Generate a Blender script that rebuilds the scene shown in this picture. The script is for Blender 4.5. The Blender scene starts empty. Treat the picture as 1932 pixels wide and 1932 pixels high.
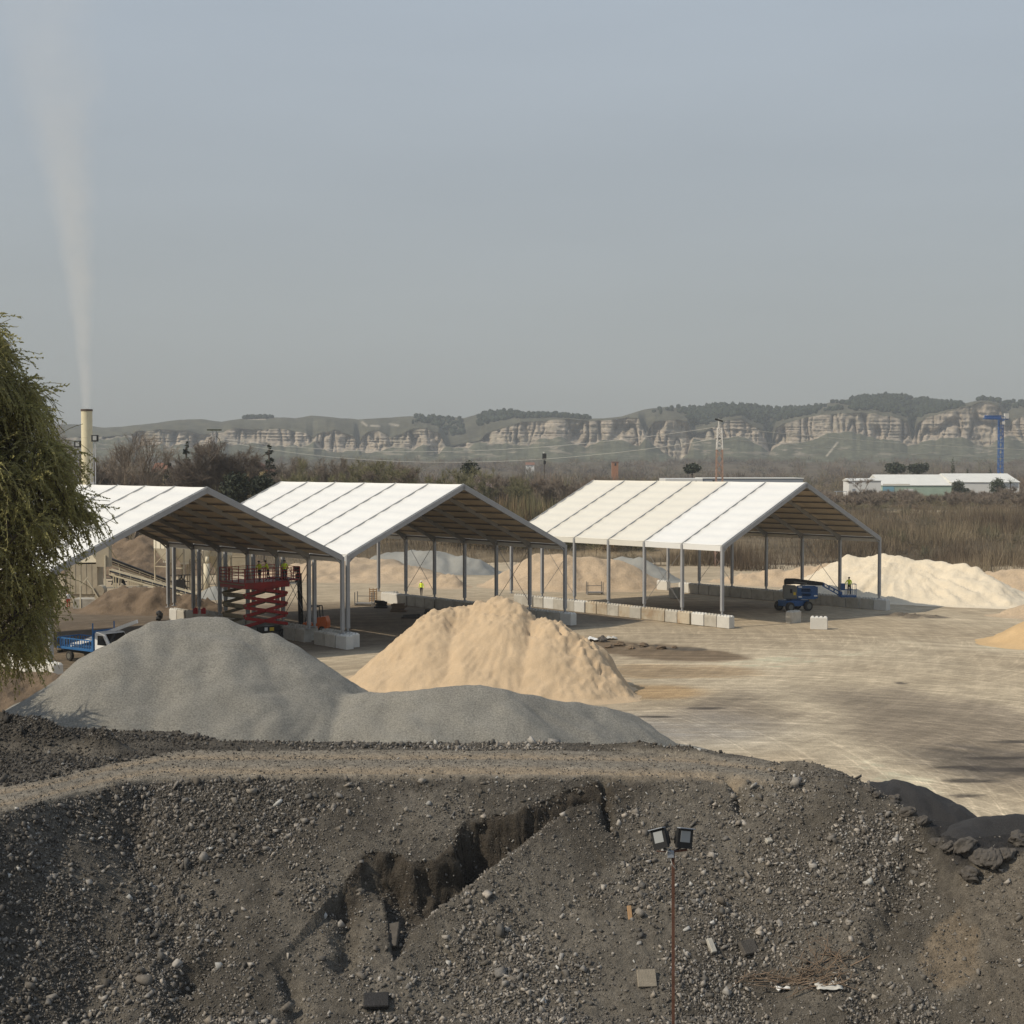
import bpy, math, random
import numpy as np
from mathutils import Vector, Matrix
R = math.radians
random.seed(7)
rng = np.random.default_rng(7)
SC = bpy.context.scene
COL = SC.collection
# calibrated camera (fitted to the three sheds): focal length in photo units, pitch, eye height above the yard
FO, PITCH, EYE = 2702.0, 0.0321, 15.06
CP, SP = math.cos(PITCH), math.sin(PITCH)
def ray(u, v):
    xc, yc = (u - 966) / FO, (966 - v) / FO
    return (xc, CP + yc * SP, -SP + yc * CP)
def P(u, v, Y):
    d = ray(u, v); t = Y / d[1]
    return Vector((d[0] * t, Y, EYE + d[2] * t))
def G(u, v, z=0.0):
    d = ray(u, v); t = (z - EYE) / d[2]
    return Vector((d[0] * t, d[1] * t, z))
# ---------------------------------------------------------------- noise
def _hash(ix, iy, seed):
    h = (ix.astype(np.int64) * 374761393 + iy.astype(np.int64) * 668265263 + seed * 974711) & 0xffffffff
    h = ((h ^ (h >> 13)) * 1274126177) & 0xffffffff
    return ((h ^ (h >> 16)) & 0xffff) / 65535.0
def vnoise(x, y, seed=0):
    x = np.asarray(x, float); y = np.asarray(y, float)
    ix, iy = np.floor(x), np.floor(y); fx, fy = x - ix, y - iy
    fx = fx * fx * (3 - 2 * fx); fy = fy * fy * (3 - 2 * fy)
    a = _hash(ix, iy, seed); b = _hash(ix + 1, iy, seed); c = _hash(ix, iy + 1, seed); d = _hash(ix + 1, iy + 1, seed)
    return (a + (b - a) * fx) * (1 - fy) + (c + (d - c) * fx) * fy
def fbm(x, y, o=4, seed=0):
    s = 0; a = .5; t = 0
    for k in range(o):
        s = s + a * vnoise(x * 2**k + 17.3 * k, y * 2**k - 9.1 * k, seed + k); t += a; a *= .5
    return s / t * 2 - 1
def sstep(a, b, x):
    t = np.clip((x - a) / (b - a), 0, 1); return t * t * (3 - 2 * t)
def lerp(a, b, t): return a + (b - a) * t
def seg_dist(x, y, pts):
    """distance to a polyline in plan, with the interpolated third value of the nearest point"""
    best = np.full(np.shape(x), 1e9); val = np.zeros(np.shape(x)); side = np.zeros(np.shape(x))
    for (a, b) in zip(pts[:-1], pts[1:]):
        dx, dy = b[0] - a[0], b[1] - a[1]; L = dx * dx + dy * dy + 1e-9
        t = np.clip(((x - a[0]) * dx + (y - a[1]) * dy) / L, 0, 1)
        d = np.hypot(x - a[0] - t * dx, y - a[1] - t * dy)
        m = d < best
        best = np.where(m, d, best); val = np.where(m, a[2] + (b[2] - a[2]) * t, val)
        side = np.where(m, dx * (y - a[1]) - dy * (x - a[0]), side)
    return best, val, side
# ---------------------------------------------------------------- materials
def _n(nt, t, **kw):
    n = nt.nodes.new(t)
    for k, v in kw.items():
        if k.startswith('i_'): n.inputs[k[2:].replace('_', ' ')].default_value = v
        else: setattr(n, k, v)
    return n
def mat(name, col, rough=.8, var=.12, scale=2.0, bump=0.0, bscale=12.0, metal=0.0, spec=.3, rnd=0.0, attr=None, stretch=None, dirt=None, dscale=.6, fine=0.0, fscale=40.0):
    m = bpy.data.materials.new(name); m.use_nodes = True
    nt = m.node_tree; L = nt.links.new
    b = nt.nodes['Principled BSDF']
    b.inputs['Roughness'].default_value = rough; b.inputs['Metallic'].default_value = metal
    b.inputs['Specular IOR Level'].default_value = spec
    g = _n(nt, 'ShaderNodeNewGeometry'); pos = g.outputs['Position']
    if stretch:
        mp = _n(nt, 'ShaderNodeMapping'); mp.inputs['Scale'].default_value = stretch; L(pos, mp.inputs['Vector']); pos = mp.outputs['Vector']
    no = _n(nt, 'ShaderNodeTexNoise'); no.inputs['Scale'].default_value = scale; no.inputs['Detail'].default_value = 6; no.inputs['Roughness'].default_value = .6
    L(pos, no.inputs['Vector'])
    mr = _n(nt, 'ShaderNodeMapRange'); mr.inputs['From Min'].default_value = .3; mr.inputs['From Max'].default_value = .7
    mr.inputs['To Min'].default_value = 1 - var; mr.inputs['To Max'].default_value = 1 + var
    L(no.outputs['Fac'], mr.inputs['Value'])
    fac = mr.outputs['Result']
    if fine:
        n2 = _n(nt, 'ShaderNodeTexNoise'); n2.inputs['Scale'].default_value = fscale; n2.inputs['Detail'].default_value = 3; L(g.outputs['Position'], n2.inputs['Vector'])
        m2 = _n(nt, 'ShaderNodeMapRange'); m2.inputs['From Min'].default_value = .3; m2.inputs['From Max'].default_value = .7
        m2.inputs['To Min'].default_value = 1 - fine; m2.inputs['To Max'].default_value = 1 + fine; L(n2.outputs['Fac'], m2.inputs['Value'])
        mm = _n(nt, 'ShaderNodeMath', operation='MULTIPLY'); L(fac, mm.inputs[0]); L(m2.outputs['Result'], mm.inputs[1]); fac = mm.outputs[0]
    if rnd:
        oi = _n(nt, 'ShaderNodeObjectInfo'); m3 = _n(nt, 'ShaderNodeMapRange'); m3.inputs['To Min'].default_value = 1 - rnd; m3.inputs['To Max'].default_value = 1 + rnd
        L(oi.outputs['Random'], m3.inputs['Value']); mm = _n(nt, 'ShaderNodeMath', operation='MULTIPLY'); L(fac, mm.inputs[0]); L(m3.outputs['Result'], mm.inputs[1]); fac = mm.outputs[0]
    if attr:
        at = _n(nt, 'ShaderNodeAttribute', attribute_name=attr); src = at.outputs['Color']
    else:
        rgb = _n(nt, 'ShaderNodeRGB'); rgb.outputs[0].default_value = (*col, 1); src = rgb.outputs[0]
    if dirt:
        n4 = _n(nt, 'ShaderNodeTexNoise'); n4.inputs['Scale'].default_value = dscale; n4.inputs['Detail'].default_value = 8; n4.inputs['Roughness'].default_value = .7; L(g.outputs['Position'], n4.inputs['Vector'])
        m4 = _n(nt, 'ShaderNodeMapRange'); m4.inputs['From Min'].default_value = .48; m4.inputs['From Max'].default_value = .72; m4.inputs['To Max'].default_value = .75; L(n4.outputs['Fac'], m4.inputs['Value'])
        mx = _n(nt, 'ShaderNodeMix', data_type='RGBA'); L(m4.outputs['Result'], mx.inputs[0]); L(src, mx.inputs[6]); mx.inputs[7].default_value = (*dirt, 1); src = mx.outputs[2]
    vm = _n(nt, 'ShaderNodeVectorMath', operation='SCALE'); L(src, vm.inputs[0]); L(fac, vm.inputs['Scale'])
    L(vm.outputs[0], b.inputs['Base Color'])
    if bump:
        n3 = _n(nt, 'ShaderNodeTexNoise'); n3.inputs['Scale'].default_value = bscale; n3.inputs['Detail'].default_value = 8; n3.inputs['Roughness'].default_value = .65; L(pos, n3.inputs['Vector'])
        bp = _n(nt, 'ShaderNodeBump'); bp.inputs['Strength'].default_value = 1.0; bp.inputs['Distance'].default_value = bump; L(n3.outputs['Fac'], bp.inputs['Height'])
        L(bp.outputs['Normal'], b.inputs['Normal'])
    return m
M = {}
# ---------------------------------------------------------------- meshes
def link(o, parent=None):
    COL.objects.link(o)
    if parent: o.parent = parent
    return o
def tag(o, label=None, cat=None, group=None, kind=None):
    if label: o['label'] = label
    if cat: o['category'] = cat
    if group: o['group'] = group
    if kind: o['kind'] = kind
    return o
def thing(name, label, cat, loc=(0, 0, 0), rz=0.0, group=None):
    o = bpy.data.objects.new(name, None); o.empty_display_size = .3
    o.location = loc; o.rotation_euler = (0, 0, rz); COL.objects.link(o)
    return tag(o, label, cat, group)
def np_obj(name, V, F, mats, parent=None, smooth=False, col=None, mi=None):
    V = np.asarray(V, np.float32); F = np.asarray(F, np.int32)
    me = bpy.data.meshes.new(name); k = F.shape[1]
    me.vertices.add(len(V)); me.vertices.foreach_set('co', V.ravel())
    me.loops.add(F.size); me.loops.foreach_set('vertex_index', F.ravel())
    me.polygons.add(len(F)); me.polygons.foreach_set('loop_start', np.arange(0, F.size, k, dtype=np.int32))
    me.polygons.foreach_set('loop_total', np.full(len(F), k, np.int32))
    if smooth: me.polygons.foreach_set('use_smooth', np.ones(len(F), bool))
    if mi is not None: me.polygons.foreach_set('material_index', np.asarray(mi, np.int32))
    me.update(calc_edges=True)
    if col is not None:
        a = me.color_attributes.new('Col', 'FLOAT_COLOR', 'POINT')
        c = np.ones((len(V), 4), np.float32); c[:, :3] = col; a.data.foreach_set('color', c.ravel())
    for m in (mats if isinstance(mats, (list, tuple)) else [mats]): me.materials.append(m)
    return link(bpy.data.objects.new(name, me), parent)
def grid_obj(name, X, Y, Z, mats, parent=None, keep=None, col=None, smooth=True):
    ny, nx = X.shape
    idx = np.arange(nx * ny).reshape(ny, nx)
    F = np.stack([idx[:-1, :-1], idx[:-1, 1:], idx[1:, 1:], idx[1:, :-1]], -1).reshape(-1, 4)
    V = np.stack([X, Y, Z], -1).reshape(-1, 3)
    if keep is not None:
        k = keep.reshape(-1); F = F[k[F].any(1)]
        used = np.zeros(len(V), bool); used[F.ravel()] = True
        re = np.cumsum(used) - 1; F = re[F]; V = V[used]
        if col is not None: col = col.reshape(-1, 3)[used]
    elif col is not None: col = col.reshape(-1, 3)
    return np_obj(name, V, F, mats, parent, smooth, col)
class MB:
    """collects boxes, bars, tubes, prisms and builds them as one mesh object"""
    def __init__(s): s.v = []; s.f = []; s.m = []; s.cm = 0
    def add(s, vs, fs):
        o = len(s.v); s.v += [tuple(p) for p in vs]; s.f += [tuple(i + o for i in f) for f in fs]; s.m += [s.cm] * len(fs); return s
    def box(s, c, d, rz=0.0, rx=0.0, ry=0.0):
        m = Matrix.Rotation(rz, 3, 'Z') @ Matrix.Rotation(ry, 3, 'Y') @ Matrix.Rotation(rx, 3, 'X'); c = Vector(c)
        vs = [c + m @ Vector((sx * d[0] / 2, sy * d[1] / 2, sz * d[2] / 2)) for sz in (-1, 1) for sx, sy in ((-1, -1), (1, -1), (1, 1), (-1, 1))]
        return s.add(vs, [(3, 2, 1, 0), (4, 5, 6, 7), (0, 1, 5, 4), (1, 2, 6, 5), (2, 3, 7, 6), (3, 0, 4, 7)])
    def bar(s, a, b, w, h=None, up=(0, 0, 1)):
        a, b = Vector(a), Vector(b); h = h or w; d = (b - a).normalized(); up = Vector(up)
        if abs(d.dot(up)) > .98: up = Vector((1, 0, 0))
        x = d.cross(up).normalized(); z = x.cross(d).normalized()
        vs = [p + x * i * w / 2 + z * j * h / 2 for p in (a, b) for i, j in ((-1, -1), (1, -1), (1, 1), (-1, 1))]
        return s.add(vs, [(0, 1, 2, 3), (7, 6, 5, 4), (4, 5, 1, 0), (5, 6, 2, 1), (6, 7, 3, 2), (7, 4, 0, 3)])
    def tube(s, pts, r, n=8, cap=True):
        pts = [Vector(p) for p in pts]; rs = r if isinstance(r, (list, tuple)) else [r] * len(pts); vs = []; fs = []
        x = None
        for i, p in enumerate(pts):
            d = (pts[min(i + 1, len(pts) - 1)] - pts[max(i - 1, 0)]).normalized()
            if x is None: x = d.cross(Vector((0, 0, 1)) if abs(d.z) < .9 else Vector((1, 0, 0))).normalized()
            x = (x - d * x.dot(d)).normalized(); y = d.cross(x)
            vs += [p + (x * math.cos(2 * math.pi * k / n) + y * math.sin(2 * math.pi * k / n)) * rs[i] for k in range(n)]
        for i in range(len(pts) - 1):
            for k in range(n): fs.append((i * n + k, i * n + (k + 1) % n, (i + 1) * n + (k + 1) % n, (i + 1) * n + k))
        if cap: fs += [tuple(range(n))[::-1], tuple(range((len(pts) - 1) * n, len(pts) * n))]
        return s.add(vs, fs)
    def prism(s, poly, h0, h1, fn):
        """poly in 2-D, fn(a, b, h) -> 3-D point"""
        n = len(poly); vs = [fn(a, b, h) for h in (h0, h1) for a, b in poly]
        return s.add(vs, [tuple(range(n))[::-1], tuple(range(n, 2 * n))] + [(i, (i + 1) % n, n + (i + 1) % n, n + i) for i in range(n)])
    def build(s, name, mats, parent=None, smooth=False, bevel=0.0, loc=None):
        me = bpy.data.meshes.new(name); me.from_pydata([tuple(p) for p in s.v], [], s.f)
        me.polygons.foreach_set('material_index', np.array(s.m, np.int32))
        if smooth: me.polygons.foreach_set('use_smooth', np.ones(len(s.f), bool))
        for m in (mats if isinstance(mats, (list, tuple)) else [mats]): me.materials.append(m)
        import bmesh
        bm = bmesh.new(); bm.from_mesh(me); bmesh.ops.recalc_face_normals(bm, faces=bm.faces)
        if bevel: bmesh.ops.bevel(bm, geom=bm.edges[:], offset=bevel, segments=1, affect='EDGES', clamp_overlap=True)
        bm.to_mesh(me); bm.free(); me.update()
        o = bpy.data.objects.new(name, me)
        if loc: o.location = loc
        return link(o, parent)
def dup(o, loc=None, rz=None, label=None, group=None, scale=None):
    r = o.copy(); COL.objects.link(r)
    if loc is not None: r.location = loc
    if rz is not None: r.rotation_euler = (0, 0, rz)
    if scale is not None: r.scale = scale if hasattr(scale, '__len__') else (scale,) * 3
    if label: r['label'] = label
    if group: r['group'] = group
    for ch in [c for c in o.children]:
        c = ch.copy(); COL.objects.link(c); c.parent = r
        for g in [q for q in ch.children]:
            d = g.copy(); COL.objects.link(d); d.parent = c
    return r
def text_mesh(name, s, size, m, parent, mtx, ext=.004):
    cu = bpy.data.curves.new(name, 'FONT'); cu.body = s; cu.size = size; cu.extrude = ext; cu.align_x = 'CENTER'; cu.align_y = 'CENTER'
    t = bpy.data.objects.new(name, cu); COL.objects.link(t)
    dg = bpy.context.evaluated_depsgraph_get(); me = bpy.data.meshes.new_from_object(t.evaluated_get(dg)); bpy.data.objects.remove(t)
    me.materials.clear(); me.materials.append(m); o = bpy.data.objects.new(name, me); o.matrix_local = mtx
    return link(o, parent)
ORD = 'first second third fourth fifth sixth seventh eighth ninth tenth eleventh twelfth thirteenth fourteenth fifteenth sixteenth seventeenth eighteenth nineteenth twentieth'.split()
# ---------------------------------------------------------------- sky and air settings
SKY0, SKY1, SKY2, SKY3 = (3.8, 3.9, 3.72), (4.15, 4.4, 4.4), (4.75, 5.4, 6.05), (3.7, 4.75, 6.5)
SMOKE = .36; SKYMIX = .8; SUNE = 3.7; HAZEC = (.62, .66, .70); HAZED = 1.7e-4; EXPO = 0.0
# ---------------------------------------------------------------- setting: foreground bank with its dirt road
ROADZ = 7.15
def tab(pts):
    a = np.array(pts, float); return lambda x: np.interp(x, a[:, 0], a[:, 1])
YC = tab([(-20, 31.5), (-12.4, 32.2), (-11.7, 32.9), (-10.6, 34.8), (-9.2, 36.3), (-5, 36.7), (1.8, 36.6), (5.1, 36.5), (6.8, 35.8), (7.8, 35.4), (8.4, 35.2), (9.1, 34.6), (9.5, 33.6), (10.0, 32.2), (11.3, 31.4), (20, 31.4)])
ZT = tab([(-20, 7.15), (7.2, 7.15), (7.8, 7.3), (8.4, 7.28), (9.1, 7.0), (9.5, 6.8), (10.0, 6.6), (11.3, 6.62), (20, 6.7)])
YF = tab([(-20, 43), (-10, 42.6), (-8.4, 40.9), (3.5, 40.6), (5.5, 39.7), (7, 38.2), (8, 36.8), (9, 35.4), (9.6, 34.4), (11, 33.2), (20, 33.2)])
def pl(pts): return [tuple(P(u, v, Y)) for u, v, Y in pts]
BANK_RIDGES = [
    (pl([(-90, 1330, 40.5), (0, 1336, 40.5), (40, 1341, 40.4), (80, 1345, 40.2), (118, 1361, 40), (150, 1388, 39.8)]), .75),
    (pl([(150, 1392, 39.6), (176, 1372, 39.6), (197, 1366, 39.5), (218, 1380, 39.4)]), .8),
    (pl([(262, 1414, 40.2), (300, 1411, 40.3), (345, 1410, 40.3), (420, 1412, 40.3), (480, 1413, 40.3)]), .6),
    (pl([(700, 1415, 40.2), (800, 1411, 40.2), (855, 1402, 40.2), (890, 1410, 40.2)]), .7),
    (pl([(960, 1413, 40.2), (1010, 1397, 40.1), (1040, 1404, 40.1), (1080, 1403, 40), (1140, 1396, 39.9), (1210, 1389, 39.7), (1250, 1398, 39.5)]), .75),
    (pl([(1262, 1400, 39.2), (1300, 1402, 39), (1345, 1414, 38.7), (1400, 1428, 38.3), (1440, 1436, 37.8)]), .75),
    (pl([(1440, 1440, 37.3), (1475, 1431, 37), (1510, 1429, 36.8), (1545, 1435, 36.6), (1580, 1452, 36.2), (1604, 1466, 35.8)]), .75),
]
def face0(x, y):
    yc, zt, yf = YC(x), ZT(x), YF(x)
    right = sstep(9.2, 10.2, x)
    sl = lerp(.63, .80, right)
    z = zt - sl * (yc - y)
    z = np.where(y > yc, zt, z)
    # soften the crest
    z = z - .06 * np.exp(-np.abs(y - yc) / .35) * (y < yc + .3)
    back = zt - .68 * (y - yf)
    z = np.minimum(z, back)
    return np.maximum(z, np.where(y < 33, 3.25, -1.0))
def on_face(u, v, fn=None, y0=27.0, y1=46.0):
    """where the sight line of a photo point meets the bank"""
    fn = fn or face0; d = ray(u, v); ys = np.arange(y0, y1, .02); t = ys / d[1]
    xs, zs = d[0] * t, EYE + d[2] * t; hz_ = fn(xs, ys); k = np.argmax(zs < hz_)
    return xs[k], ys[k], float(hz_[k])
def pf(pts, dz=0.0): return [(lambda q: (q[0], q[1], q[2] + (p[2] if len(p) > 2 else dz)))(on_face(p[0], p[1])) for p in pts]
SCARP = pf([(660, 1650), (688, 1617), (738, 1607), (782, 1627), (819, 1617), (852, 1594), (862, 1563), (884, 1543), (973, 1536), (1020, 1513), (1081, 1489), (1128, 1474)])
SCARP = [(p[0], p[1], q) for p, q in zip(SCARP, [.35, .8, .9, .95, 1.0, 1.15, 1.3, 1.35, 1.3, 1.15, .85, .35])]
TALUS = pf([(770, 1790, .0), (805, 1751, .15), (899, 1686, .25), (973, 1620, .22), (1074, 1535, .1), (1150, 1500, -.1)])
def groove(z, x, y, pts, w, d, soft=2.0):
    ds, _, _ = seg_dist(x, y, [(a, b, 0) for a, b, c in pf(pts)])
    ds = ds + w * .55 * fbm(x * 3.2, y * 3.2, 4, 19)
    return z - d * (1 + .5 * fbm(x * 2, y * 2, 3, 18)) * np.exp(-(ds / w) ** soft)
CRE1 = [(240, 1560), (290, 1650), (330, 1760), (345, 1900)]
CRE2 = [(1742, 1590), (1700, 1680), (1655, 1790), (1640, 1935)]
def bank_h(x, y):
    z = face0(x, y)
    on = sstep(0, .8, YC(x) - y)          # 1 on the face
    ds, D, side = seg_dist(x, y, SCARP)
    below = (side < 0)
    wob = .16 * fbm(x * 2.5, y * 2.5, 4, 5) + .05 * fbm(x * 11, y * 11, 2, 6)
    s = np.where(below, ds + wob, -ds)
    z = z - on * np.where(s > 0, D * sstep(0, .36, s) * np.exp(-(s / 1.9) ** 2) * (1 + .22 * fbm(x * 4, y * 4, 4, 7)), 0)
    dt, zt, _ = seg_dist(x, y, TALUS)
    z = np.maximum(z, np.where(dt < 1.6, zt - .72 * dt, -9))
    z = groove(z, x, y, CRE1, .55, .30)
    z = groove(z, x, y, CRE2, .35, .35)
    z = groove(z, x, y, [(1140, 1476), (1143, 1510), (1150, 1548)], .12, .38)
    z = groove(z, x, y, [(1372, 1462), (1392, 1490), (1398, 1522)], .14, .32)
    z = groove(z, x, y, [(648, 1690), (660, 1740), (650, 1800)], .26, .42)
    z = groove(z, x, y, [(400, 1800), (360, 1825), (340, 1850)], .28, .30)
    z = groove(z, x, y, [(540, 1835), (560, 1880), (565, 1925)], .22, .34)
    for rd, sl in BANK_RIDGES:
        d_, zr, _ = seg_dist(x, y, rd)
        z = np.maximum(z, np.where(d_ < 4, np.maximum(zr - .10 - sl * d_, -9), -9))
    rough = np.where((y > YC(x)) & (y < YF(x) - 1.0) & (x < 6.8) & (z < ROADZ + .03), .25, np.where((y > YC(x)) & (x > -8.5), .35, 1.0))
    z = z + rough * (.13 * fbm(x * .9, y * .9, 3, 11) + .05 * fbm(x * 4, y * 4, 3, 12)) * sstep(3.0, 3.6, z + .2)
    # wheel ruts
    mid = lerp(YC(x), np.minimum(YF(x) - 1.6, YC(x) + 3.2), .5)
    rd = (x < 7) & (np.abs(y - mid) < 2.2)
    z = z + rd * (-.05 * np.exp(-((y - mid - .85) / .28) ** 2) - .05 * np.exp(-((y - mid + .85) / .28) ** 2))
    return z
xs = np.arange(-18.5, 18.5, .055); ys = np.concatenate([np.arange(17, 29, .12), np.arange(29, 37.5, .034), np.arange(37.5, 50, .07)])
BX, BY = np.meshgrid(xs, ys); BZ = bank_h(BX, BY)
BZ = BZ + .03 * fbm(BX * 9, BY * 9, 3, 14) * sstep(-.3, .3, fbm(BX * .8, BY * .8, 3, 15)) * ((BY < YC(BX)) | (BZ > ROADZ + .1))
mid = lerp(YC(BX), np.minimum(YF(BX) - 1.6, YC(BX) + 3.2), .5)
wv = .12 * fbm(BX * .35, BY * .1, 2, 44)
onroad = ((1 - sstep(6.3, 7.3, BX)) * sstep(-.25, .15, BY - YC(BX)) * (1 - sstep(1.55, 2.0, BY - mid)) * (1 - sstep(.05, .2, BZ - ROADZ)))[..., None]
dk = np.array([.086, .076, .062]); fine = np.array([.138, .122, .099]); grit = np.array([.225, .198, .158]); rut = np.array([.30, .237, .165])
f1 = sstep(-.15, .35, fbm(BX * .45, BY * .45, 4, 21))[..., None]
C = lerp(dk, fine, f1) * (1 + .18 * fbm(BX * 2.5, BY * 2.5, 3, 22))[..., None]
ds_, D_s, sd_ = seg_dist(BX, BY, SCARP); damp_shade = np.where(sd_ < 0, np.exp(-(np.maximum(ds_ - .1, 0) / .75) ** 2), 0) * sstep(-.5, .2, .35 + fbm(BX * 1.5, BY * 1.5, 4, 33))
C = lerp(C, np.array([.058, .048, .037]), damp_shade[..., None] * .85)  # freshly exposed soil, painted darker to deepen the shade below the scarp
BY = BY + .16 * damp_shade * fbm(BX * 3.2, BZ * 5.0, 4, 131); BZ = BZ + .07 * damp_shade * fbm(BX * 6, BY * 6, 4, 132)
right = (sstep(9.3, 10.3, BX) * (BY < 32.5))[..., None]
C = lerp(C, np.array([.145, .124, .097]), right * .75)
tp = on_face(1800, 1805); tan_ = (1 - sstep(.75, 1.0, np.hypot((BX - tp[0]) / .70, (BY - tp[1]) / .78) + .45 * fbm(BX * 1.6, BY * 1.6, 4, 9)))[..., None]
C = lerp(C, np.array([.175, .14, .10]), np.clip(tan_, 0, 1) * .9)
blk = sstep(31.35, 31.75, BY + .35 * fbm(BX * 1.8, BY * 1.8, 4, 36)) * sstep(9.7, 10.1, BX + .4 * fbm(BX * 1.5, BY * 1.5, 3, 37))
C = lerp(C, np.array([.034, .032, .031]), blk[..., None])
rt = np.exp(-((BY + wv - mid - .85) / .36) ** 2) + np.exp(-((BY + wv - mid + .85) / .36) ** 2)
RC = lerp(grit * (1 + .25 * fbm(BX * 1.2, BY * 3, 3, 31))[..., None], rut, np.clip(rt, 0, 1)[..., None] * .9)
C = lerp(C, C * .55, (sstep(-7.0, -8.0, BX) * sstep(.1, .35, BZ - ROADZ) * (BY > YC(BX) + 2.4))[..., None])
C = lerp(C, RC, onroad)
M['bank'] = mat('bank_rubble', (.1, .1, .1), rough=.95, var=.30, scale=5, bump=.09, bscale=14, attr='Col', spec=.15, fine=.35, fscale=38)
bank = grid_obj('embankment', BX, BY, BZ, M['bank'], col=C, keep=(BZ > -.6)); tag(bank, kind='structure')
# ---------------------------------------------------------------- loose stones on the bank
ICO = None
def _ico():
    t = (1 + 5 ** .5) / 2
    v = np.array([(-1, t, 0), (1, t, 0), (-1, -t, 0), (1, -t, 0), (0, -1, t), (0, 1, t), (0, -1, -t), (0, 1, -t), (t, 0, -1), (t, 0, 1), (-t, 0, -1), (-t, 0, 1)], float)
    f = np.array([(0, 11, 5), (0, 5, 1), (0, 1, 7), (0, 7, 10), (0, 10, 11), (1, 5, 9), (5, 11, 4), (11, 10, 2), (10, 7, 6), (7, 1, 8), (3, 9, 4), (3, 4, 2), (3, 2, 6), (3, 6, 8), (3, 8, 9), (4, 9, 5), (2, 4, 11), (6, 2, 10), (8, 6, 7), (9, 8, 1)])
    return v / np.linalg.norm(v[0]), f
CUBE = (np.array([(x_, y_, z_) for x_ in (-1, 1) for y_ in (-1, 1) for z_ in (-1, 1)], float) * .72, np.array([(0, 1, 3), (0, 3, 2), (4, 6, 7), (4, 7, 5), (0, 4, 5), (0, 5, 1), (2, 3, 7), (2, 7, 6), (0, 2, 6), (0, 6, 4), (1, 5, 7), (1, 7, 3)]))
OCT = (np.array([(1, 0, 0), (-1, 0, 0), (0, 1, 0), (0, -1, 0), (0, 0, 1), (0, 0, -1)], float), np.array([(0, 2, 4), (2, 1, 4), (1, 3, 4), (3, 0, 4), (2, 0, 5), (1, 2, 5), (3, 1, 5), (0, 3, 5)]))
def rand_rot(n):
    q = rng.normal(size=(n, 4)); q /= np.linalg.norm(q, axis=1)[:, None]; w_, x, y, z = q.T
    return np.stack([1 - 2 * (y * y + z * z), 2 * (x * y - z * w_), 2 * (x * z + y * w_), 2 * (x * y + z * w_), 1 - 2 * (x * x + z * z), 2 * (y * z - x * w_), 2 * (x * z - y * w_), 2 * (y * z + x * w_), 1 - 2 * (x * x + y * y)], -1).reshape(n, 3, 3)
def stones(px, py, pz, size, col, base):
    bv, bf = base; n = len(px)
    v = bv[None] * (1 + rng.uniform(-.42, .38, (n, len(bv), 1)))
    v = v * np.stack([rng.uniform(.75, 1.5, n), rng.uniform(.6, 1.1, n), rng.uniform(.3, .75, n)], -1)[:, None, :] * size[:, None, None]
    v = np.einsum('nij,nkj->nki', rand_rot(n), v) + np.stack([px, py, pz], -1)[:, None, :]
    f = bf[None] + (np.arange(n) * len(bv))[:, None, None]
    return v.reshape(-1, 3), f.reshape(-1, 3), np.repeat(col, len(bv), axis=0)
def stone_cols(n, lo=.07, hi=.2, bright=.03):
    b = 1.25 * (lo + (hi - lo) * rng.random(n) ** 2.2)
    t = rng.uniform(-.5, 1, n)[:, None]
    c = b[:, None] * (np.array([1.05, .96, .84]) + t * np.array([.05, 0, -.05]))
    k = rng.random(n) < bright; c[k] = rng.uniform(.3, .5, k.sum())[:, None] * np.array([1, .97, .9])
    return c
def dens(x, y):
    """how coarse the rubble lies: 0 fine dirt, 1 coarse stones"""
    d = .26 + 2.2 * fbm(x * .45, y * .45, 5, 71)
    for u, v, r, w_ in COARSE:
        d = d + w_ * np.exp(-(((x - u) / r) ** 2 + ((y - v) / r) ** 2))
    return np.clip(d, .10, 1)
COARSE = []
for u, v, r, w_ in [(900, 1800, 1.0, .9), (820, 1850, .9, .8), (1050, 1860, 1.0, .7), (1480, 1780, 1.1, .7), (1560, 1850, 1.0, .7), (1330, 1870, 1.2, .7), (120, 1800, 2.2, .6), (300, 1620, 1.6, .5), (600, 1660, .9, .5), (450, 1540, 1.6, .4),
                    (760, 1530, 1.5, -1.0), (950, 1500, 1.2, -.9), (1080, 1620, .9, -.9), (760, 1680, .8, -.5), (1250, 1500, 1.2, -.3), (1800, 1750, 1.8, -1.1), (1880, 1850, 1.6, -.8), (1500, 1950, .6, -1)]:
    q = on_face(u, v); COARSE.append((q[0], q[1], r, w_))
def scatter(n, smin, smax, pw, thr, base, lo, hi, bright, emb=.2, area=(-14.5, 14.5, 27.5, 43.5)):
    x = rng.uniform(area[0], area[1], n); y = rng.uniform(area[2], area[3], n)
    k = np.abs(x) < .37 * y + 1.2; x, y = x[k], y[k]
    z = bank_h(x, y); d = dens(x, y)
    if smax < .04: d = np.maximum(d, .38) * sstep(-.45, -.05, fbm(x * 1.1, y * 1.1, 3, 72))
    road_ = (x < 6.6) & (y > YC(x) - .1) & (y < YC(x) + 3.0) & (z < ROADZ + .12)
    p = np.where((y > 31.4) & (x > 9.6), .01, np.where(road_, thr * .12, np.where(y > YC(x), np.where(z > ROADZ + .35, .9, d * .55), d)))
    k = (rng.random(len(x)) < p) & (z > 2.9) & ((y < YF(x) + .3) | (z > 7.0)); x, y, z = x[k], y[k], z[k]
    s = smin + (smax - smin) * rng.random(len(x)) ** pw
    return stones(x, y, z + s * (rng.uniform(.0, .9, len(x)) - emb), s, stone_cols(len(x), lo, hi, bright) * np.where((x < -7.5) & (y > YC(x) + 2.6), .42, np.where(x < -9.5 + .8 * (y - 30), .8, 1.0))[:, None], base)
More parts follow.
